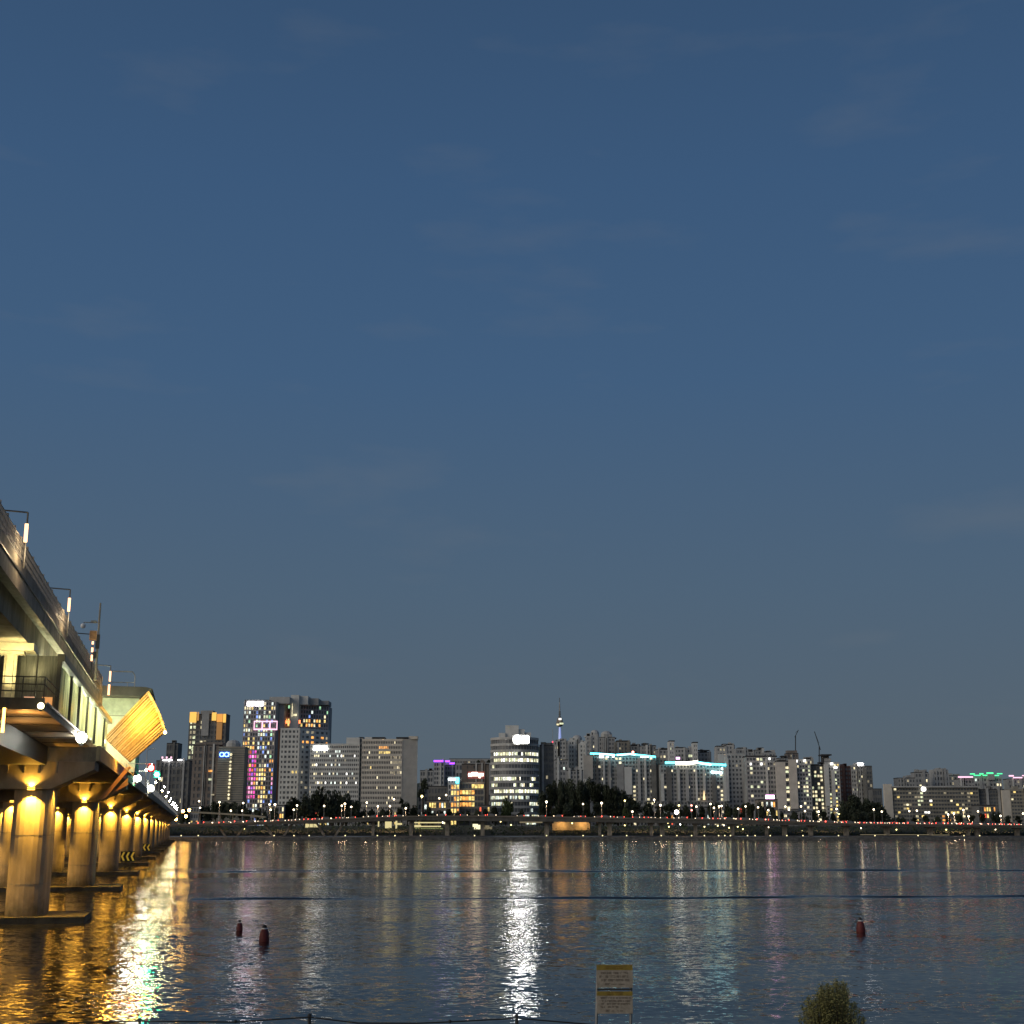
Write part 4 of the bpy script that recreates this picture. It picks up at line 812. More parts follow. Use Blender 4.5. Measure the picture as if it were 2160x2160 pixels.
RL = {11: [(1042, 1092), (1098, 1103), (1108, 1140)], 10: [(1042, 1072), (1074, 1124), (1126, 1136)], 9: [(1038, 1043)], 7: [(1042, 1089), (1095, 1099), (1120, 1130)], 6: [(1037, 1050), (1084, 1092), (1096, 1107), (1117, 1125)], 5: [(1042, 1136)],
      4: [(1034, 1070), (1074, 1090), (1092, 1105), (1109, 1120)], 3: [(1037, 1080), (1116, 1139)], 1: [(1098, 1116), (1122, 1139)], 0: [(1109, 1130)], 2: [(1120, 1124)]}
litb = {}; r_ = random.Random(11)
for f, rs in RL.items():
    for i in range(96):
        a0 = math.pi+math.pi*i/96; a1 = math.pi+math.pi*(i+1)/96; am = (a0+a1)/2; p = Vector((cx+math.cos(am)*ra*0.975, YC+rb_+math.sin(am)*ra*0.975*0.9, 9+(f+.5)*fh)); px, py = to_px(p)
        if any(a <= px <= b_ for a, b_ in rs) and r_.random() < (0.93 if f not in (4, 6) else 0.7):
            k = r_.choice('GGwW' if f > 4 else 'cGcw'); P = lambda a_, e: Vector((cx+math.cos(a_)*(ra*0.968+e), YC+rb_+math.sin(a_)*(ra*0.968+e)*0.9, 9+f*fh+fh*0.24))
            litb.setdefault(k, MB()).prism([P(a0, 0), P(a1, 0), P(a1, .15), P(a0, .15)], (0, 0, fh*0.52))
for k, m in litb.items(): m.build('lit_window', LIT[k], roundb, kind='stuff')
for (x0, y0, x1, y1, dy) in ((1066, 1530, 1094, 1556, 10), (1052, 1546, 1066, 1556, 8), (1094, 1538, 1106, 1556, 12), (1104, 1545, 1120, 1556, 14)):
    p0, p1 = at(x0, y1, YC+dy), at(x1, y0, YC+dy); q = MB(); q.box(p0.x, p1.x, YC+dy, YC+dy+10, p0.z, p1.z); q.build('penthouse', WALLS['pale'], roundb)
sign(roundb, [(1081, 1549, 1117, 1571)], YC-0.65, WALLS['dark'], 'sign_board', 0.5); ellipse_sign(roundb, 1091.5, 1560, 8.5, YC-1.2, BIGSIGN); sign(roundb, [(1101, 1553.5, 1115, 1566)], YC-1.2, BIGSIGN, 'lit_sign')  # dark board added to keep the sign's glare off the penthouse
building('office_annex', 'dark glass annex joined to the right of the round offices', 1139, 1168, 1574, 1110, 14, 5, 'dark', 0.03, 'd', roof=[(1138, 1160, 1571, 'dark')])
# --- tall mast tower on the hill
ct = at(1181, 1563, 5400); k_ = 5400/2927
def hz(py): return at(1181, py, 5400).z
tw = thing('observation_tower', (ct.x, 5400, ct.z-12), 'distant observation tower with a lit pod and thin red and white mast', 'tower')
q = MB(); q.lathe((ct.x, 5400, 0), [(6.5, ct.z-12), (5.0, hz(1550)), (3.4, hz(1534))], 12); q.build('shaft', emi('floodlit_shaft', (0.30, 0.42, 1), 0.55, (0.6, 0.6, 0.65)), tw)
q = MB(); q.lathe((ct.x, 5400, 0), [(5, hz(1533)), (13, hz(1530)), (15, hz(1525)), (13.5, hz(1523))], 16); q.build('lower_pod', WALLS['dark'], tw)
q = MB(); q.lathe((ct.x, 5400, 0), [(13, hz(1523)), (11, hz(1519)), (8, hz(1514))], 16); q.build('upper_pod', WALLS['brown'], tw)
for (x0, x1, y0, y1, m) in ((1174, 1179, 1526.5, 1530, 'w'), (1180, 1188.5, 1524.5, 1528, 'G'), (1178.5, 1184, 1515, 1518.5, 'W')): sign(tw, [(x0, y0, x1, y1)], 5383, LIT[m], 'pod_light', 1)
for i, (y0, y1, r0) in enumerate(((1514, 1500, 3.6), (1500, 1488, 2.4), (1488, 1481, 1.8), (1481, 1472, 1.4))):
    q = MB(); q.tube((ct.x, 5400, hz(y0)), (ct.x, 5400, hz(y1)), r0, 8); q.build('mast_section', [WALLS['dark'], WALLS['mid'], WALLS['grey'], WALLS['dark']][i], tw)
for i in range(6): q = MB(); zz = hz(1512-i*5); q.box(ct.x-5+i*.5, ct.x+5-i*.5, 5399, 5401, zz, zz+2); q.build('mast_platform', STEEL, tw)
am = at(1166, 1565, 5200); ant = thing('aerial_mast', (am.x, 5200, am.z-30), 'faint thin aerial mast with a red light left of the observation tower', 'mast')
q = MB(); q.tube((am.x, 5200, am.z-30), (am.x, 5200, at(1166, 1537, 5200).z), 0.8, 6); q.build('mast', WALLS['mid'], ant)
q = MB(); q.ball(am, 3.6, 8); q.build('red_light', emi('aerial_red', (1, 0.1, 0.15), 1.6), ant)
# --- apartment towers behind (several rows)
GR = 'apartment towers climbing the slope'
AP = [(1168, 1199, 1564, 1500, 'grey', 'textured grey apartment tower right of the round offices', [(1172, 1186, 1561, 'cap')]),
 (1199, 1229, 1563, 1520, 'pale', 'pale apartment tower with low round roof room below the mast tower', [(1208, 1228, 1550, 'dome')]),
 (1221, 1238, 1570, 1490, 'pale', 'narrow pale apartment tower between the domed ones', []),
 (1236, 1256, 1554, 1560, 'grey', 'grey tower left of the two highest domes', [(1232, 1246, 1551, 'dome')]),
 (1244, 1264, 1552, 1600, 'grey', 'apartment tower carrying the left of the two highest round roof rooms', [(1246, 1264, 1539, 'dome')]),
 (1262, 1297, 1556, 1640, 'mid', 'apartment tower carrying the right of the two highest round roof rooms', [(1268, 1292, 1541, 'dome'), (1252, 1300, 1556, 'cap')]),
 (1298, 1330, 1566, 1620, 'olive', 'brownish apartment tower with flat dark cap above the cyan line', [(1300, 1328, 1562, 'cap')]),
 (1330, 1352, 1574, 1660, 'mid', 'apartment tower with pointed dark cap right of the brownish one', [(1332, 1350, 1570, 'cap')]),
 (1352, 1384, 1574, 1580, 'mid', 'apartment tower with white lamp near its roof over the cyan line', [(1354, 1368, 1568, 'cap'), (1368, 1382, 1572, 'cap')]),
 (1384, 1412, 1582, 1560, 'mid', 'dark apartment tower between the two cyan roofs', [(1394, 1408, 1578, 'cap')]),
 (1411, 1422, 1566, 1500, 'pale', 'slim pale stair tower left of two cyan roofs gap', [(1411, 1423, 1562, 'cap')]),
 (1423, 1462, 1580, 1540, 'grey', 'grey apartment block with wide flat roof behind the smaller cyan line', [(1425, 1446, 1576, 'cap')]),
 (1462, 1471, 1569, 1500, 'pale', 'slim pale stair tower above the middle of the smaller cyan line', [(1461, 1472, 1565, 'cap')]),
 (1471, 1500, 1588, 1520, 'mid', 'apartment tower with thin dark cap above the right of smaller cyan line', [(1473, 1496, 1582, 'cap')]),
 (1511, 1536, 1577, 1480, 'grey', 'apartment tower with low dark cap right of the smaller cyan line', [(1511, 1533, 1573, 'cap')]),
 (1526, 1550, 1573, 1560, 'grey', 'tallest tower of the right hand apartment cluster', [(1524, 1548, 1569, 'cap')]),
 (1553, 1578, 1581, 1500, 'grey', 'apartment tower left of pointed cap tower', [(1556, 1575, 1577, 'cap')]),
 (1577, 1592, 1586, 1560, 'mid', 'narrow apartment tower just left of the pointed cap', [(1576, 1586, 1581, 'cap')]),
 (1592, 1612, 1583, 1600, 'mid', 'apartment tower with a pointed cap in the right cluster', [(1598, 1610, 1577, 'cap')]),
 (1610, 1636, 1589, 1580, 'grey', 'apartment tower with small cap left of the white striped tower', [(1615, 1625, 1584, 'cap')]),
 (1642, 1662, 1600, 1560, 'mid', 'low capped tower behind the white striped tower', [(1648, 1658, 1594, 'cap')]),
 (1660, 1684, 1590, 1620, 'brown', 'brown flat topped tower behind the white striped tower', [(1660, 1681, 1583, 'brown')]),
 (1696, 1714, 1603, 1500, 'mid', 'dark tower with a shallow cap behind the lit striped tower', [(1700, 1712, 1598, 'cap')])]
for (l, r, top, Y, wl, lab, rf) in AP:
    nf = max(8, int((1700-top)/6.6)); building('apartment_tower', lab, l, r, top, Y, nf, max(2, int((r-l)/6)), wl, 0.085, 'ddwGw', roof=rf, sp=0.5, mw=0.45, group=GR)
# hillside housing under the towers, above the dark trees
for i, (l, r, top, Y, wl, lab) in enumerate(((1140, 1170, 1622, 1250, 'mid', 'low dark housing right of the round offices'), (1170, 1198, 1604, 1300, 'mid', 'stepped housing block below the textured tower'),
      (1196, 1230, 1626, 1220, 'mid', 'low housing with pale roof edge above the tree mound'))):
    building('housing_block', lab, l, r, top, Y, 10, 5, wl, 0.04, 'dc', sp=0.5, mw=0.45, bottom=20)
# cyan lined blocks
def f_cy(px, py, r_):
    if 1338 < px < 1345: return 'w' if r_.random() < 0.6 else ''
    if 1367 < px < 1374: return 'w' if r_.random() < 0.42 else ''
    return 'w' if r_.random() < 0.055 else ''
th, _ = building('apartment_block', 'wide apartment block with a glowing cyan roof line above dark trees', 1246, 1384, 1596, 1150, 17, 19, 'mid', 0, litfn=f_cy, sp=0.46, mw=0.34, roof=[(1330, 1340, 1590, 'mid')])
cyA = th
for (x0, y0, x1, y1, w) in ((1231, 1594, 1250, 1643, 'beige'), (1301, 1612, 1316, 1676, 'mid'), (1316, 1618, 1332, 1676, 'white'), (1384, 1598, 1392, 1690, 'dark')): sign(th, [(x0, y0, x1, y1)], 1149 if x0 != 1384 else 1152, WALLS[w], 'end_wall', 2.5 if x0 != 1384 else 0.6)
def line(th, pts, Y, m, name='roof_light', h=3.2):
    for (a, c) in zip(pts, pts[1:]):
        p0, p1 = at(a[0], a[1], Y), at(c[0], c[1], Y); hh = h/2927*Y; q = MB(); q.prism([p0, p1, p1+Vector((0, 0, hh)), p0+Vector((0, 0, hh))], (0, -0.6, 0)); q.build(name, m, th)
CW = emi('sign_cyan_white', (0.55, 0.95, 1), 7)
line(th, [(1245, 1591), (1262, 1591.5), (1297, 1594)], 1148, CYAN); line(th, [(1299, 1594), (1330, 1592), (1355, 1595), (1383, 1598)], 1148, CYAN)
line(th, [(1264, 1591.3), (1296, 1593.4)], 1147, CW, h=2.0); line(th, [(1302, 1593.6), (1330, 1592), (1340, 1593)], 1147, CW, h=2.0)
sign(th, [(1264, 1593.5, 1274, 1599), (1278, 1595, 1284, 1598), (1291, 1594, 1296, 1598)], 1147, LIT['W'], 'roof_lamp'); sign(th, [(1351, 1595, 1368, 1598)], 1147, LIT['W'], 'roof_lamp'); ellipse_sign(th, 1335, 1586.5, 2.6, 1147, emi('roof_red_lamp', (1, 0.35, 0.25), 5), 'roof_lamp')
th, _ = building('apartment_block', 'smaller apartment block with a white and cyan roof line', 1392, 1531, 1613, 1140, 15, 20, 'mid', 0, litfn=lambda x, y, r_: ('w' if (1518 < x < 1526 and r_.random() < .35) or (r_.random() < .06) else ''), sp=0.46, mw=0.34)
cyB = th
line(th, [(1403, 1611), (1425, 1611)], 1138, CYAN, h=4.5); line(th, [(1425, 1613), (1450, 1613.5), (1468, 1611), (1472, 1610)], 1138, emi('roof_white_line', (1, 0.95, 0.75), 6), h=6.5); line(th, [(1468, 1610), (1500, 1614), (1531, 1616)], 1138, CYAN, h=4.2); line(th, [(1470, 1610.5), (1500, 1614.5)], 1137, CW, h=2.6)
line(th, [(1500, 1630.5), (1523, 1632.5)], 1138, CW, h=4.5); sign(th, [(1521, 1619, 1525, 1624)], 1138, LIT['W'], 'roof_lamp')
sign(th, [(1426, 1597, 1434, 1602)], 1480, emi('pink_lamp', (1, .5, 1), 3), 'roof_lamp'); sign(th, [(1452.5, 1592, 1460, 1597)], 1480, LIT['G'], 'roof_lamp')
sign(th, [(1532, 1591, 1533.5, 1690)], 1139, WALLS['pale'], 'edge_strip', 0.8)
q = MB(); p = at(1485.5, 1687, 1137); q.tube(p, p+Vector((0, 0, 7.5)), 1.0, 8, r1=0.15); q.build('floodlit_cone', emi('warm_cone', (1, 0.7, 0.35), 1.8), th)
for (x0, y0, x1, y1, w, Yb) in ((1272.5, 1600, 1275.5, 1690, 'pale', 1149), (1258, 1600, 1262, 1690, 'dark', 1149.4), (1285, 1602, 1288, 1690, 'grey', 1149), (1346, 1598, 1350, 1690, 'grey', 1149), (1360, 1600, 1362.5, 1690, 'pale', 1149), (1375, 1602, 1383, 1690, 'dark', 1149.4)):  # dark strips stand for recesses, their shade put into the wall colour
    sign(cyA, [(x0, y0, x1, y1)], Yb, WALLS[w], 'stair_core', 1.4)
for (x0, y0, x1, y1, w, Yb) in ((1395, 1632, 1400, 1690, 'pale', 1139), (1407, 1618, 1416, 1690, 'dark', 1139.4), (1430, 1620, 1433, 1690, 'pale', 1139), (1447, 1622, 1452, 1690, 'grey', 1139), (1468, 1620, 1470, 1690, 'white', 1139), (1484.5, 1618, 1487, 1675, 'pale', 1139), (1503, 1634, 1510, 1690, 'dark', 1139.4), (1527, 1620, 1531, 1690, 'pale', 1139)):  # here too the dark strips colour in the shade of recesses
    sign(cyB, [(x0, y0, x1, y1)], Yb, WALLS[w], 'stair_core', 1.2)
# right cluster, front row
def colfn(ranges, base=0.02, pal='wwG'):
    def fn(px, py, r_):
        for (x0, x1, p, *yy) in ranges:
            if x0 <= px <= x1 and (not yy or yy[0] <= py <= yy[1]): return r_.choice(pal) if r_.random() < p else ''
        return 'd' if r_.random() < base else ''
    return fn
th, _ = building('apartment_block', 'grey apartment block with two pale end strips right of the smaller cyan roof', 1512, 1572, 1592, 1200, 16, 8, 'grey', 0, litfn=colfn([], 0.02), sp=0.5, mw=0.5)
sign(th, [(1514, 1591, 1532, 1610), (1532, 1600, 1536, 1690), (1569, 1600, 1573, 1690)], 1199, WALLS['pale'], 'end_wall', 1.2)
th, _ = building('apartment_block', 'dark apartment block with scattered lit windows above the pink sign', 1573, 1637, 1597, 1130, 15, 9, 'mid', 0, litfn=colfn([(1581, 1588, 0.5), (1596, 1610, 0.45), (1619, 1630, 0.25)], 0.05), sp=0.46, mw=0.3, roof=[(1573, 1638, 1594, 'cap')])
ellipse_sign(th, 1623, 1600.5, 2.6, 1128, LIT['W'], 'roof_lamp'); sign(th, [(1582, 1609, 1585, 1614), (1604, 1609, 1608, 1614)], 1128, LIT['W'], 'lit_window')
sign(th, [(1617, 1601, 1618.5, 1680)], 1129, WALLS['pale'], 'edge_strip', .8)
sign(th, [(1615, 1677, 1633, 1685)], 1070, emi('pink_shop_sign', (1, 0.45, 0.9), 7), 'pink_sign'); sign(th, [(1612, 1689, 1637, 1696)], 1070, emi('white_shop_sign', (0.85, 1, 0.95), 3.5), 'white_sign')
th, _ = building('apartment_tower', 'white striped apartment tower with a dark lit slot up its middle', 1639, 1679, 1607, 1120, 16, 5, 'mid', 0, litfn=colfn([(1655, 1668, 0.62)], 0), sp=0.42, mw=0.2, roof=[(1642, 1657, 1603, 'cap')])
sign(th, [(1639.5, 1608, 1655.5, 1706), (1667.5, 1602, 1679, 1706)], 1119, WALLS['beige'], 'white_wall', 1.5)
th, _ = building('apartment_block', 'tower with lit balconies joined to the right of the white striped tower', 1679, 1709, 1604, 1122, 16, 5, 'grey', 0, litfn=colfn([(1679, 1686, .3), (1695, 1703, 0.5), (1703, 1709, .4)], 0.05), sp=0.46, mw=0.3)
sign(th, [(1676.5, 1603, 1682, 1608), (1694.5, 1602.5, 1699.5, 1607.5)], 1120, LIT['W'], 'roof_lamp')
th, _ = building('apartment_block', 'dark apartment tower with a column of bright stair windows', 1709, 1741, 1616, 1130, 15, 5, 'dark', 0, litfn=colfn([(1714, 1730, 0.55), (1730, 1738, 0.9)], 0.05), sp=0.4, mw=0.3, roof=[(1714, 1726, 1612, 'cap')])
th, _ = building('apartment_tower', 'grey tower whose lower floors are brightly lit in yellow', 1739, 1770, 1610, 1125, 17, 5, 'grey', 0, litfn=colfn([(1750, 1770, 0.8, 1672, 1715), (1744, 1762, 0.5, 1632, 1640), (1760, 1770, 0.3)], 0.03, 'wyG'), sp=0.46, mw=0.3, roof=[(1732, 1753, 1591, 'cap'), (1739, 1752, 1600, 'mid'), (1730, 1752, 1607, 'cap')])
sign(th, [(1742, 1612, 1747, 1700), (1757, 1625, 1760, 1700)], 1124, WALLS['pale'], 'edge_strip', 1); sign(th, [(1751, 1609, 1757, 1614), (1759, 1617, 1766, 1621)], 1123, LIT['W'], 'roof_lamp')
building('apartment_block', 'red brown dark block with a plain upper wall right of the lit tower', 1770, 1794, 1618, 1180, 14, 4, 'red', 0.0)
th, _ = building('apartment_tower', 'grey tower with a small white roof sign above the low dark hill', 1794, 1824, 1616, 1500, 14, 6, 'grey', 0.12, 'dwG', sp=0.5, mw=0.4, roof=[(1805, 1822, 1609, 'grey')]); sign(th, [(1809, 1609.5, 1820, 1614)], 1499, WSIGN)
building('apartment_tower', 'slim dark tower right of the white roof sign', 1826, 1839, 1617, 1480, 14, 2, 'dark', 0.12, 'd')
building('low_building', 'low dark building on the hill left of the long balcony block', 1840, 1860, 1665, 1400, 5, 4, 'dark', 0.05)
# far right
def f_long(px, py, r_):
    if py < 1668 and px < 1900: return 'w' if r_.random() < 0.35 else ''
    if 1938 < px < 1945 and 1668 < py < 1700: return 'G'
    if py > 1704 and 1990 < px < 2060: return r_.choice('wyow') if r_.random() < 0.4 else ''
    return r_.choice('wwyW') if r_.random() < 0.075 else ('d' if r_.random() < 0.06 else '')
th, _ = building('balcony_block', 'long dark apartment block with rows of balconies and pale left end', 1878, 2063, 1661, 1100, 10, 30, 'olive', 0, litfn=f_long, sp=0.5, mw=0.16, style='grid')
sign(th, [(1867, 1654, 1879, 1733)], 1101, WALLS['beige'], 'end_wall', 3); sign(th, [(1878, 1658, 2063, 1661)], 1099, WALLS['grey'], 'roof_edge', 1.5); ellipse_sign(th, 1948, 1664.5, 5.4, 1097.5, LIT['W'], 'roof_lamp')
th, _ = building('balcony_block', 'dark apartment block joining the long balcony block at its right', 2063, 2118, 1667, 1104, 10, 9, 'dark', 0.05, 'wd', sp=0.4, mw=0.2)
sign(th, [(2116, 1667, 2130, 1734)], 1103, WALLS['beige'], 'end_wall', 3)
building('balcony_block', 'balcony block cut off by the right picture edge', 2130, 2230, 1667, 1100, 10, 16, 'olive', 0.09, 'wwy', sp=0.5, mw=0.2)
for (l, r, top, Y, lab, rf) in ((1893, 1930, 1642, 1500, 'low stepped dark block behind the left of the long balcony block', []), (1929, 1958, 1630, 1560, 'cluster tower behind the long block, left of two', [(1938, 1952, 1624, 'mid')]),
      (1958, 1976, 1634, 1600, 'narrow cluster tower between two taller ones behind the long block', []), (1968, 2000, 1625, 1580, 'cluster tower behind the long block with lit roof windows', [(1974, 1992, 1621, 'mid')]),
      (2000, 2024, 1637, 1640, 'low dark block left of the pink roof line', []), (2021, 2056, 1644, 1540, 'block under the pink roof line', []), (2048, 2113, 1640, 1600, 'towers under the stepped green roof lines', []), (2126, 2200, 1644, 1560, 'block under the pink roof line at the right edge', [])):
    th, _ = building('apartment_tower', lab, l, r, top, Y, 10, max(3, (r-l)//6), 'mid' if l not in (2048, 1968) else 'grey', 0.10, 'ddwc', roof=rf, sp=0.5, mw=0.4)
    if l == 2021: sign(th, [(2021, 1637.5, 2052, 1640.5)], 1538, PINKS, 'pink_roof_line')
    if l == 2126: sign(th, [(2128, 1635, 2138, 1638), (2137, 1639, 2156, 1641.5), (2156, 1635, 2180, 1637)], 1558, PINKS, 'pink_roof_line')
    if l == 2048: sign(th, [(2046, 1631.5, 2056, 1633.5), (2054, 1634.5, 2068, 1636.5), (2066, 1631, 2074, 1633.5), (2073, 1634.5, 2082, 1636.5), (2081, 1629.5, 2095, 1632.5), (2094, 1634.8, 2107, 1636.8), (2103, 1631, 2114, 1633)], 1598, LIME, 'green_roof_line'); sign(th, [(2083, 1632.5, 2096, 1645)], 1599, WALLS['grey'], 'roof_tower', 3)
# filler housing just behind the road between the big blocks
FI = [(398, 420, 1702), (560, 600, 1700), (640, 700, 1712), (900, 946, 1690), (1010, 1034, 1700), (1385, 1420, 1705), (1490, 1516, 1704), (1560, 1590, 1703), (1600, 1640, 1688), (1690, 1712, 1712), (2064, 2100, 1700)]
labs = which([(a+b_)/2 for a, b_, _ in FI], 'low shop building', 'at the foot of')
for (a, b_, t_), lab in zip(FI, labs): building('shop_building', lab, a, b_, t_, 1035, 3, max(2, int((b_-a)/5)), rng.choice(['mid', 'dark', 'brown']), 0.35, 'wyoryc', sp=0.4, mw=0.3)
# tower cranes
for (px, y0, y1, xj, yj, lab) in ((1678, 1583, 1552, 1684, 1540, 'faint tower crane over the white striped tower'), (1728, 1600, 1574, 1718, 1543, 'faint tower crane over the grey tower with lit lower floors')):
    b0, m0, j0 = at(px, y0+20, 1900), at(px, y1, 1900), at(xj, yj, 1900); th = thing('tower_crane', b0, lab, 'crane')
    q = MB(); q.tube(b0, m0, 0.8, 4); q.build('mast', STEEL, th); q = MB(); q.tube(m0, j0, 0.6, 4); q.tube(m0, m0+(m0-j0)*0.25, 0.7, 4); q.build('jib', STEEL, th)
    q = MB(); q.tube(m0+Vector((0, 0, 4)), j0, 0.25, 4); q.build('stay_cable', STEEL, th)
# ------------------------------------------------------------------ lit spots under and along the road
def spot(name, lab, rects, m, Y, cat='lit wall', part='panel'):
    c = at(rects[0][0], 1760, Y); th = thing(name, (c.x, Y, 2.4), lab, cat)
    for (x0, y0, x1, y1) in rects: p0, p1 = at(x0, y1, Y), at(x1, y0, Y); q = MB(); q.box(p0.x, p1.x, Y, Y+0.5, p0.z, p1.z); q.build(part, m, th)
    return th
ORW = mat('ochre_wall', (0.5, 0.36, 0.18), 0.8, 0.3, 0.3)
th = spot('retaining_wall', 'round cornered wall glowing orange under the road', [(1168, 1733, 1242, 1757), (1165, 1737, 1168, 1753), (1242, 1737, 1244.5, 1753)], ORW, 952, 'wall'); c = at(1207, 1750, 948)
q = MB(); q.tube(c-Vector((0, 0, 1)), c+Vector((0, 0, 4.2)), 0.12); q.build('lamp_pole', GALV, th); q = MB(); q.ball(c+Vector((0, 0, 4.2)), 0.45); q.build('globe', lampmats['y'], th)
light('wall_lamp_glow', 'SPOT', c+Vector((0, 0, 4.0)), 3200, (1, 0.72, 0.3), th, (0, 1, -0.55), spot_size=2.4, spot_blend=0.6, shadow_soft_size=0.3)
light('wall_lamp_glow', 'SPOT', c+Vector((-7, 0, 4.0)), 1300, (1, 0.62, 0.25), th, (0, 1, -0.55), spot_size=2.4, spot_blend=0.6, shadow_soft_size=0.3); light('wall_lamp_glow', 'SPOT', c+Vector((7, 0, 4.0)), 1300, (1, 0.62, 0.25), th, (0, 1, -0.55), spot_size=2.4, spot_blend=0.6, shadow_soft_size=0.3)
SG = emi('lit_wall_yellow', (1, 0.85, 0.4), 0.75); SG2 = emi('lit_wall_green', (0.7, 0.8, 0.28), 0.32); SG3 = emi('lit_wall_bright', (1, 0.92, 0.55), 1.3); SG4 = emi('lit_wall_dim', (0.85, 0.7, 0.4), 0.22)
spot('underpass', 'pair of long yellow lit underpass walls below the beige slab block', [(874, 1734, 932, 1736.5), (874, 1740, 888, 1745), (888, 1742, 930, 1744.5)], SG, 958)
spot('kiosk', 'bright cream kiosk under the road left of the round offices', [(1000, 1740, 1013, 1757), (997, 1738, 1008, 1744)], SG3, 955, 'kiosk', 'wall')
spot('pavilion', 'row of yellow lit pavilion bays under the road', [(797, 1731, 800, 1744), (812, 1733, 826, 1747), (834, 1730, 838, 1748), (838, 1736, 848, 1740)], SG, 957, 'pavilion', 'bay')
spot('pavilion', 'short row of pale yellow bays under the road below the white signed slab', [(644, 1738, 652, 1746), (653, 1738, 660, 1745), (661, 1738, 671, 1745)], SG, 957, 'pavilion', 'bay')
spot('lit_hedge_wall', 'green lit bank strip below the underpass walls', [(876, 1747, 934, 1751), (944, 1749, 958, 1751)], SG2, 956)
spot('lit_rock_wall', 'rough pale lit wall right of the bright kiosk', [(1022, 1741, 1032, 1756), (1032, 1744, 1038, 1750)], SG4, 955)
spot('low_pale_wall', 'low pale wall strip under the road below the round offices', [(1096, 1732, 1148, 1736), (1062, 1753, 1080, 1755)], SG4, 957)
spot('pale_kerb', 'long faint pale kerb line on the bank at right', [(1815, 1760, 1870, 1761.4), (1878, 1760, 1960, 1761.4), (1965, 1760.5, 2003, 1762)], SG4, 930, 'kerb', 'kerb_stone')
PARK = [(1056, 1733, 'y'), (1078, 1740, 'y'), (1409, 1736, 'y'), (1411, 1744, 'y'), (1435, 1739, 'W'), (1527, 1741, 'w'), (1514, 1742, 'y'), (1486, 1744, 'y'), (1538, 1746, 'y'), (1556, 1744, 'y'), (1567, 1749, 'y'), (1318, 1741, 'y'), (1710, 1742, 'W'), (1692, 1753, 'y'), (1621, 1745, 'w'), (2100, 1750, 'w'), (1996, 1750, 'y'), (1891, 1750, 'y'), (1816, 1747, 'w'), (934, 1735, 'W'), (515, 1748, 'y'), (1770, 1717, 'y')]
labs = which([p[0] for p in PARK], 'small park lamp under the road', 'below')
for (px, py, c_), lab in zip(PARK, labs):
    c = at(px, py, 951); th = thing('park_lamp', (c.x, 951, 4.0), lab, 'park lamp', 'park lamps under the elevated road')
    q = MB(); q.tube((c.x, 951, 3.5), (c.x, 951, c.z), 0.08); q.build('pole', STEEL, th); q = MB(); q.ball(c, 0.42); q.build('globe', lampmats[c_], th)
    light('park_lamp_glow', 'POINT', c+Vector((0, 0.8, 0)), 45, (1, 0.9, 0.5), th, shadow_soft_size=0.8)
# glowing balls added at the water's edge in place of lamp reflections
WE = [(352, 1769), (382, 1768), (418, 1770), (578, 1770), (620, 1770), (652, 1770), (728, 1770), (796, 1769), (833, 1769), (887, 1769), (1001, 1769), (1153, 1769), (1230, 1771), (1271, 1770), (1322, 1769), (1395, 1770), (1428, 1770), (1459, 1770), (1486, 1770), (1516, 1770), (1529, 1770), (1541, 1770), (1577, 1770), (1593, 1770), (1625, 1770), (1660, 1771), (1694, 1771), (1769, 1771), (1846, 1772), (1937, 1772), (2034, 1772), (2067, 1772)]
labs = which([p[0] for p in WE], 'added lamp reflection ball', 'below'); SHM = emi('shore_reflection_glow', (1, 0.85, 0.42), 2.2)
for (px, py), lab in zip(WE, labs):
    c = at(px, py-2.5, SHORE+7); th = thing('shore_reflection', (c.x, SHORE+7, 2.2), lab, 'lamp', 'lamp reflection balls along the water line')
    q = MB(); q.ball(Vector((c.x, SHORE+7, 2.75)), 0.38); q.build('globe', SHM, th); q = MB(); q.tube((c.x, SHORE+7, 2.0), (c.x, SHORE+7, 2.5), 0.1); q.build('lamp_base', STEEL, th)
# ------------------------------------------------------------------ TREES
def crown_mesh(seed, nl, leaf, asp=1.0, blobs=9):
    r_ = random.Random(seed); q = MB(); cs = []
    for i in range(blobs):
        a_ = r_.uniform(0, 2*math.pi); d_ = r_.uniform(0, 0.62); cs.append((Vector((math.cos(a_)*d_, math.sin(a_)*d_, r_.uniform(0.25, 1.0)*asp)), r_.uniform(0.26, 0.46)))
    for (c, rad) in cs:
        for j in range(nl//blobs):
            v = Vector((r_.gauss(0, 1), r_.gauss(0, 1), r_.gauss(0, 1))).normalized()*rad*r_.uniform(0.55, 1.08); p = c+v
            u = Vector((r_.gauss(0, 1), r_.gauss(0, 1), r_.gauss(0, 1))).normalized(); w = u.orthogonal().normalized(); e = leaf*r_.uniform(0.6, 1.4)
            b0 = len(q.v); q.v += [p-u*e-w*e*.6, p+u*e-w*e*.6, p+u*e*.8+w*e*.7, p-u*e*.8+w*e*.6]; q.f.append([b0, b0+1, b0+2, b0+3]); q.m.append(0)
    return q
CROWNS = []
for i in range(5):
    o = crown_mesh(40+i, 900, 0.075, [1, 0.8, 1.15, 0.9, 1.5][i]).build('crown', LEAF); CROWNS.append(o.data); bpy.data.objects.remove(o)
CROWNS2 = [m.copy() for m in CROWNS[:2]]
for m in CROWNS2: m.materials.clear(); m.materials.append(LEAF2)
o = MB().tube((0, 0, 0), (0, 0, 1), 0.07, 6, r1=0.035).build('trunk', TRUNK); TR = o.data; bpy.data.objects.remove(o)
TREES = []
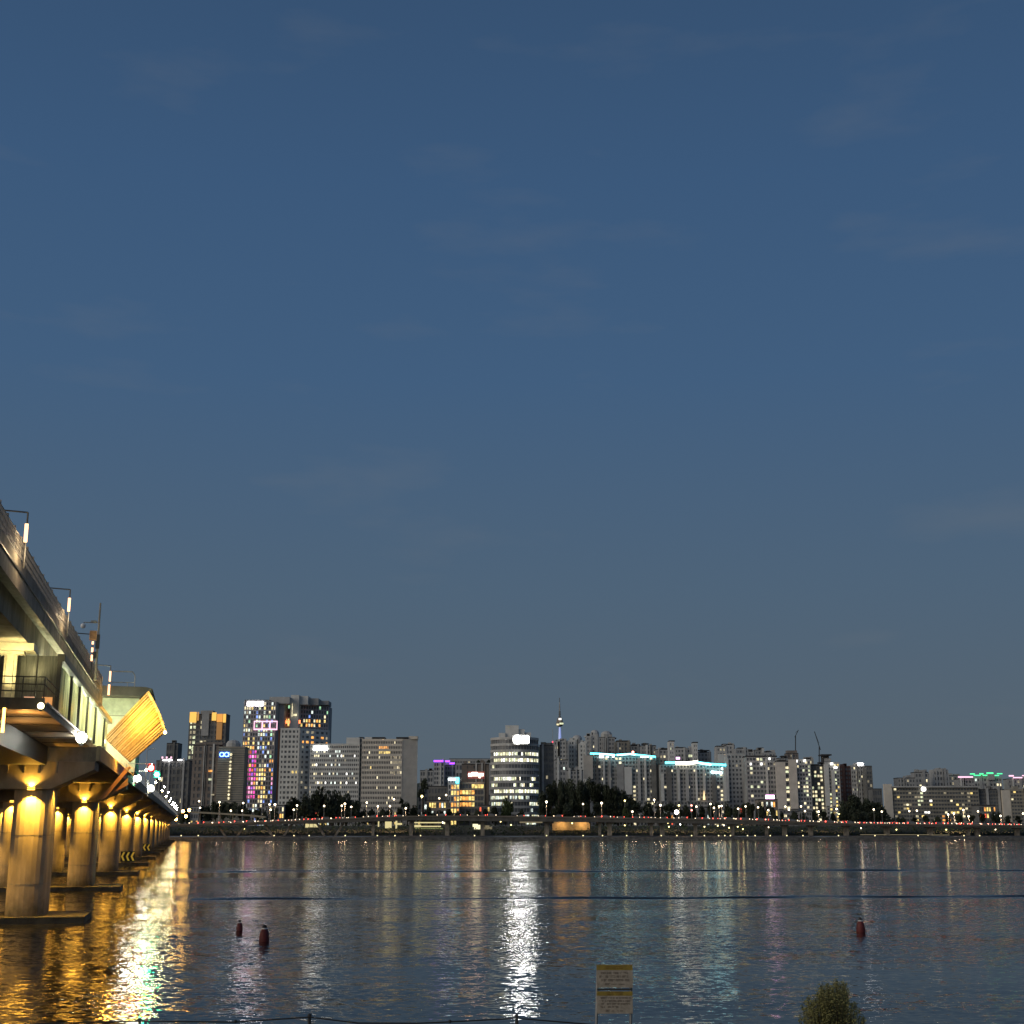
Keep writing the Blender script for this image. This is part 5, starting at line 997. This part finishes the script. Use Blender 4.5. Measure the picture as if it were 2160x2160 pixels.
def band(x0, x1, tops, Y, w, n_):
    for i in range(n_):
        x = x0+(x1-x0)*(i+0.5)/n_+rng.uniform(-2, 2); TREES.append((x, lerp_tab(tops, x)+rng.uniform(-1, 4), w*rng.uniform(0.8, 1.2), Y+rng.uniform(-12, 25), 0))
band(380, 516, [(380, 1703), (420, 1700), (455, 1688), (500, 1690), (516, 1694)], 1030, 26, 8)
band(516, 600, [(516, 1700), (560, 1704), (600, 1693)], 1025, 24, 5)
band(598, 760, [(598, 1693), (630, 1678), (655, 1664), (680, 1656), (700, 1664), (730, 1668), (745, 1684), (760, 1692)], 1030, 34, 9)
band(615, 740, [(615, 1700), (740, 1698)], 1010, 34, 5)
band(760, 885, [(760, 1704), (845, 1700), (850, 1680), (862, 1690), (885, 1700)], 1030, 24, 7)
TREES += [(848, 1682, 12, 1040, 0), (893, 1640, 22, 1060, 0), (905, 1700, 20, 1020, 0)]
band(885, 1035, [(885, 1712), (950, 1706), (1035, 1706)], 1015, 20, 8)
TREES += [(1067, 1680, 34, 1040, 1), (1045, 1697, 22, 1030, 0), (1100, 1706, 22, 1030, 0)]
band(1142, 1240, [(1142, 1668), (1165, 1650), (1185, 1641), (1210, 1642), (1240, 1640)], 1045, 32, 7)
band(1235, 1340, [(1235, 1640), (1247, 1632), (1265, 1650), (1290, 1650), (1310, 1652), (1320, 1668), (1340, 1674)], 1055, 30, 7)
band(1142, 1420, [(1142, 1694), (1240, 1690), (1340, 1686), (1420, 1692)], 1020, 30, 13)
band(1420, 1560, [(1420, 1694), (1560, 1692)], 1022, 22, 8)
band(1560, 1640, [(1560, 1690), (1600, 1688), (1640, 1704)], 1022, 20, 5)
band(1640, 1770, [(1640, 1710), (1770, 1708)], 1022, 18, 6)
band(1772, 1866, [(1772, 1684), (1800, 1676), (1830, 1684), (1866, 1700)], 1050, 30, 8)
band(1772, 1866, [(1772, 1706), (1866, 1710)], 1020, 26, 5)
band(1866, 2160, [(1866, 1722), (1990, 1718), (2100, 1712), (2160, 1722)], 1022, 18, 12)
TREES += [(1432, 1706, 12, 1005, 1), (1319, 1700, 13, 1000, 1), (1535, 1708, 20, 1000, 1), (1008, 1602, 11, 2200, 0), (1030, 1602, 10, 2200, 0), (1314, 1740, 26, 965, 1), (1440, 1738, 18, 965, 1)]
labs = which([t_[0] for t_ in TREES], ['green lit tree' if t_[4] else 'dark leafy tree' for t_ in TREES], 'near')
for (px, py, w, Y, g_), lab in zip(TREES, labs):
    top = at(px, py, Y); zb = 9.0 if Y > 980 else 4.0
    if Y > 2000: zb = top.z-13
    H = top.z-zb; th = thing('tree', (top.x, Y, zb), lab, 'tree', 'trees on the far bank')
    t_ = bpy.data.objects.new('trunk', TR); COL.objects.link(t_); t_.parent = th; t_.scale = (H*0.35, H*0.35, H*0.7)
    cm = rng.choice(CROWNS2) if g_ else rng.choice(CROWNS)
    zmax = max(v.co.z for v in cm.vertices); c_ = bpy.data.objects.new('crown', cm); COL.objects.link(c_); c_.parent = th
    rw = w/2927*Y*0.62; hz_ = H*0.80 if H < rw*5 else rw*3.2
    c_.scale = (rw, rw, hz_/zmax); c_.location = (0, 0, H-hz_); c_.rotation_euler = (0, 0, rng.uniform(0, 6.28))
# undergrowth on the bank slope below the road
q = MB()
for i in range(9000):
    x = rng.uniform(-420, 460); y = rng.uniform(SHORE+44, SHORE+78); z = 2.6+(y-SHORE-46)*0.21+rng.uniform(0, 1.9)*rng.random(); e = rng.uniform(0.3, 0.9); a_ = rng.uniform(0, 3.14)
    u = Vector((math.cos(a_), math.sin(a_), rng.uniform(-.4, .4)))*e; w = Vector((rng.uniform(-.5, .5), rng.uniform(-.5, .5), 1))*e*0.8; b0 = len(q.v); p = Vector((x, y, z)); q.v += [p, p+u, p+u+w, p+w]; q.f.append([b0, b0+1, b0+2, b0+3]); q.m.append(0)
o = q.build('bank_undergrowth', LEAF2, kind='stuff'); tag(o, 'dark undergrowth covering the far bank slope under the road', 'undergrowth')
# ------------------------------------------------------------------ BUOYS
def buoy(px, pyb, w, lab):
    r = ray(px, pyb); k = -8/r[2]; c = Vector((r[0]*k, r[1]*k, 0)); rad = w*0.9/2927*c.y/2
    th = thing('buoy', c, lab, 'buoy', 'red buoys floating on the river')
    q = MB(); q.lathe(c, [(rad*0.7, -0.4), (rad*0.98, 0.0), (rad, rad*0.7), (rad*0.8, rad*1.7), (rad*0.55, rad*2.3)], 16); q.build('float', REDP, th, smooth=True)
    q = MB(); q.lathe(c, [(rad*0.56, rad*2.3), (rad*0.5, rad*2.5)], 16); q.build('white_band', WHT, th); q = MB(); q.lathe(c, [(rad*0.5, rad*2.5), (rad*0.42, rad*2.85), (rad*0.32, rad*2.9), (rad*0.3, rad*3.1)], 12); q.build('cap', BLK, th)
    q = MB(); q.lathe(c, [(rad*1.02, rad*0.75), (rad*1.02, rad*0.85)], 16); q.lathe(c, [(rad*0.9, rad*1.32), (rad*0.88, rad*1.4)], 16); q.build('rib', REDP, th)
buoy(557, 1986, 24, 'red buoy with white collar, nearest of the three'); buoy(505, 1963, 15, 'smaller pale red buoy left of the nearest one'); buoy(1816, 1966, 21, 'red buoy with white collar alone on the right side of the river')
# ------------------------------------------------------------------ FOREGROUND: notice boards, shrub, rope fence
YS = 34.0
sg = thing('notice_boards', (at(1295, 2100, YS).x, YS, 1.0), 'two cream notice boards with yellow headers on grey posts at the water', 'sign')
CREAMB = mat('cream_board', (0.38, 0.325, 0.25), 0.6, 0.3, 8); HEAD = mat('mustard_header', (0.30, 0.21, 0.03), 0.6, 0.3, 8); INK = mat('faded_ink', (0.20, 0.16, 0.12), 0.7); INK2 = mat('header_ink', (0.22, 0.13, 0.02), 0.7)
for (xa, ya, xb, yb, nm) in ((1254, 2036, 1262, 2200, 0), (1327, 2034, 1334, 2200, 1)):
    p0 = at((xa+xb)/2+(3 if nm == 0 else 0), ya, YS+0.06); p1 = at((xa+xb)/2-(1 if nm == 0 else 0), yb, YS+0.06); p1 = p0+(p1-p0)*((p0.z-0.9)/(p0.z-p1.z)); q = MB(); q.tube(p1, p0, 0.035, 8); q.build('post', GALV, sg)
ri = random.Random(4)
for bi, (y0, y1, hy_) in enumerate(((2035, 2083, 2046), (2091, 2138, 2100))):
    p0, p1 = at(1259, y1, YS), at(1334, y0, YS); q = MB(); q.box(p0.x, p1.x, YS-0.02, YS, p0.z, p1.z); bd = q.build('board', CREAMB, sg)
    ph = at(1259, hy_, YS); q = MB(); q.box(p0.x, p1.x, YS-0.024, YS-0.0202, ph.z, p1.z+0.001); q.build('header', HEAD, bd)
    px2m = YS/2927; tx = MB(); t2 = MB()
    def word_row(m_, xa, xb, yc, h, gap=0.25):
        x = xa; z = at(1290, yc, YS).z
        while x < xb:
            w = ri.uniform(1.6, 2.6)
            if ri.random() > gap:
                X = at(x, yc, YS).x
                # small syllable-like groups of strokes, as the print reads from this far
                m_.box(X, X+w*0.8*px2m, YS-0.028, YS-0.0245 if m_ is t2 else YS-0.0215, z+h*0.25*px2m, z+h*0.5*px2m)
                if ri.random() < 0.75: m_.box(X, X+w*0.3*px2m, YS-0.028, YS-0.0245 if m_ is t2 else YS-0.0215, z-h*0.5*px2m, z+h*0.15*px2m)
                if ri.random() < 0.6: m_.box(X+w*0.45*px2m, X+w*0.8*px2m, YS-0.028, YS-0.0245 if m_ is t2 else YS-0.0215, z-h*0.45*px2m, z-h*0.1*px2m)
            x += w
    word_row(t2, 1278, 1313, (y0+hy_)/2, 6, 0.1)
    rows = ((2052, 1264, 1326, 4.2), (2059.5, 1264, 1326, 4.2), (2067, 1266, 1326, 4.2)) if bi == 0 else ((2104.5, 1264, 1328, 3), (2111, 1264, 1328, 3), (2117, 1264, 1328, 3), (2123.5, 1264, 1302, 3))
    for (yy, xa, xb, h) in rows: word_row(tx, xa, xb, yy, h, 0.2)
    word_row(tx, 1276, 1286, 2075.5 if bi == 0 else 2131.5, 3.8, 0.0); word_row(tx, 1290, 1315, 2076 if bi == 0 else 2132, 1.8, 0.1)
    tx.build('printed_text', INK, bd, kind='stuff'); t2.build('header_text', INK2, bd, kind='stuff')
q = MB(); p0, p1 = at(1259, 2089, YS+0.03), at(1334, 2085, YS+0.03); q.box(p0.x, p1.x, YS+0.01, YS+0.04, p0.z, p1.z); q.build('cross_bar', STEEL, sg)
# shrub top
sh = thing('shrub', (at(1760, 2100, 26).x, 27, 1.8), 'olive green leafy bush top at the bottom right of the river', 'shrub')
rs = random.Random(9); q = MB(); tw_ = MB()
SHP = [(1684, 2165), (1690, 2122), (1702, 2100), (1718, 2102), (1732, 2074), (1752, 2078), (1766, 2066), (1782, 2072), (1792, 2104), (1806, 2110), (1820, 2136), (1832, 2165)]
base = at(1757, 2290, 27); base.z = 1.7
twig_objs = []
for k in range(250):                             # thin twigs fan out of the stem, leaves cluster along their outer half
    px = rs.uniform(1684, 1832) if k % 3 else rs.triangular(1684, 1832, 1745); top_ = lerp_tab(SHP, px); py = top_+abs(rs.gauss(0, 1))*24+rs.uniform(-2, 3); Yt = 27+rs.uniform(-0.6, 0.6); tip = at(px, py, Yt)
    mid_ = base.lerp(tip, 0.55)+Vector((rs.uniform(-.1, .1), rs.uniform(-.1, .1), 0.05)); m2 = MB()
    (m2 if k < 40 else tw_).tube(base, mid_, 0.012, 4, r1=0.006); (m2 if k < 40 else tw_).tube(mid_, tip, 0.006, 4, r1=0.002)
    if k < 40: m2.build('twig', TRUNK, sh)
    for j in range(rs.randint(60, 130)):
        f_ = rs.random()**0.7; p = mid_.lerp(tip, f_*1.02)+Vector((rs.gauss(0, .035), rs.gauss(0, .05), rs.gauss(0, .035)))*(1.25-0.7*f_)
        u = Vector((rs.gauss(0, 1), rs.gauss(0, 1), rs.gauss(0, 1))).normalized(); w = u.orthogonal().normalized(); e = rs.uniform(0.009, 0.021)
        b0 = len(q.v); q.v += [p-u*e*1.6, p+w*e*0.6, p+u*e*1.6, p-w*e*0.6]; q.f.append([b0, b0+1, b0+2, b0+3]); q.m.append(0)
q.build('foliage', OLIVE, sh, kind='stuff'); tw_.build('twig_tangle', TRUNK, sh, kind='stuff')
# rope fence
YF = 9.0
fe = thing('rope_fence', (at(655, 2146, YF).x, YF, 6.3), 'thin dark rope fence with slim posts along the near bank', 'fence')
pts = [(-120, 2165), (295, 2154), (497, 2156), (653, 2145.5), (755, 2158), (880, 2158.5), (949, 2155.5), (1090, 2148), (1260, 2162), (1700, 2168), (2300, 2166)]
q = MB()
for a, c in zip(pts, pts[1:]): q.tube(at(*a, YF), at(*c, YF), 0.0048, 6)
q.build('rope', BLK, fe)
for (px, py) in ((295, 2151), (653, 2142), (1090, 2143), (1520, 2163)):
    p = at(px, py, YF+0.01); q = MB(); q.tube((p.x, YF+0.012, 6.35), p, 0.011, 8); q.ball(p, 0.014, 8); q.build('post', BLK, fe)
for (px, py) in ((497, 2154.5), (949, 2154.5)): p = at(px, py, YF); q = MB(); q.ball(p, 0.011, 8); q.build('rope_clamp', BLK, fe)
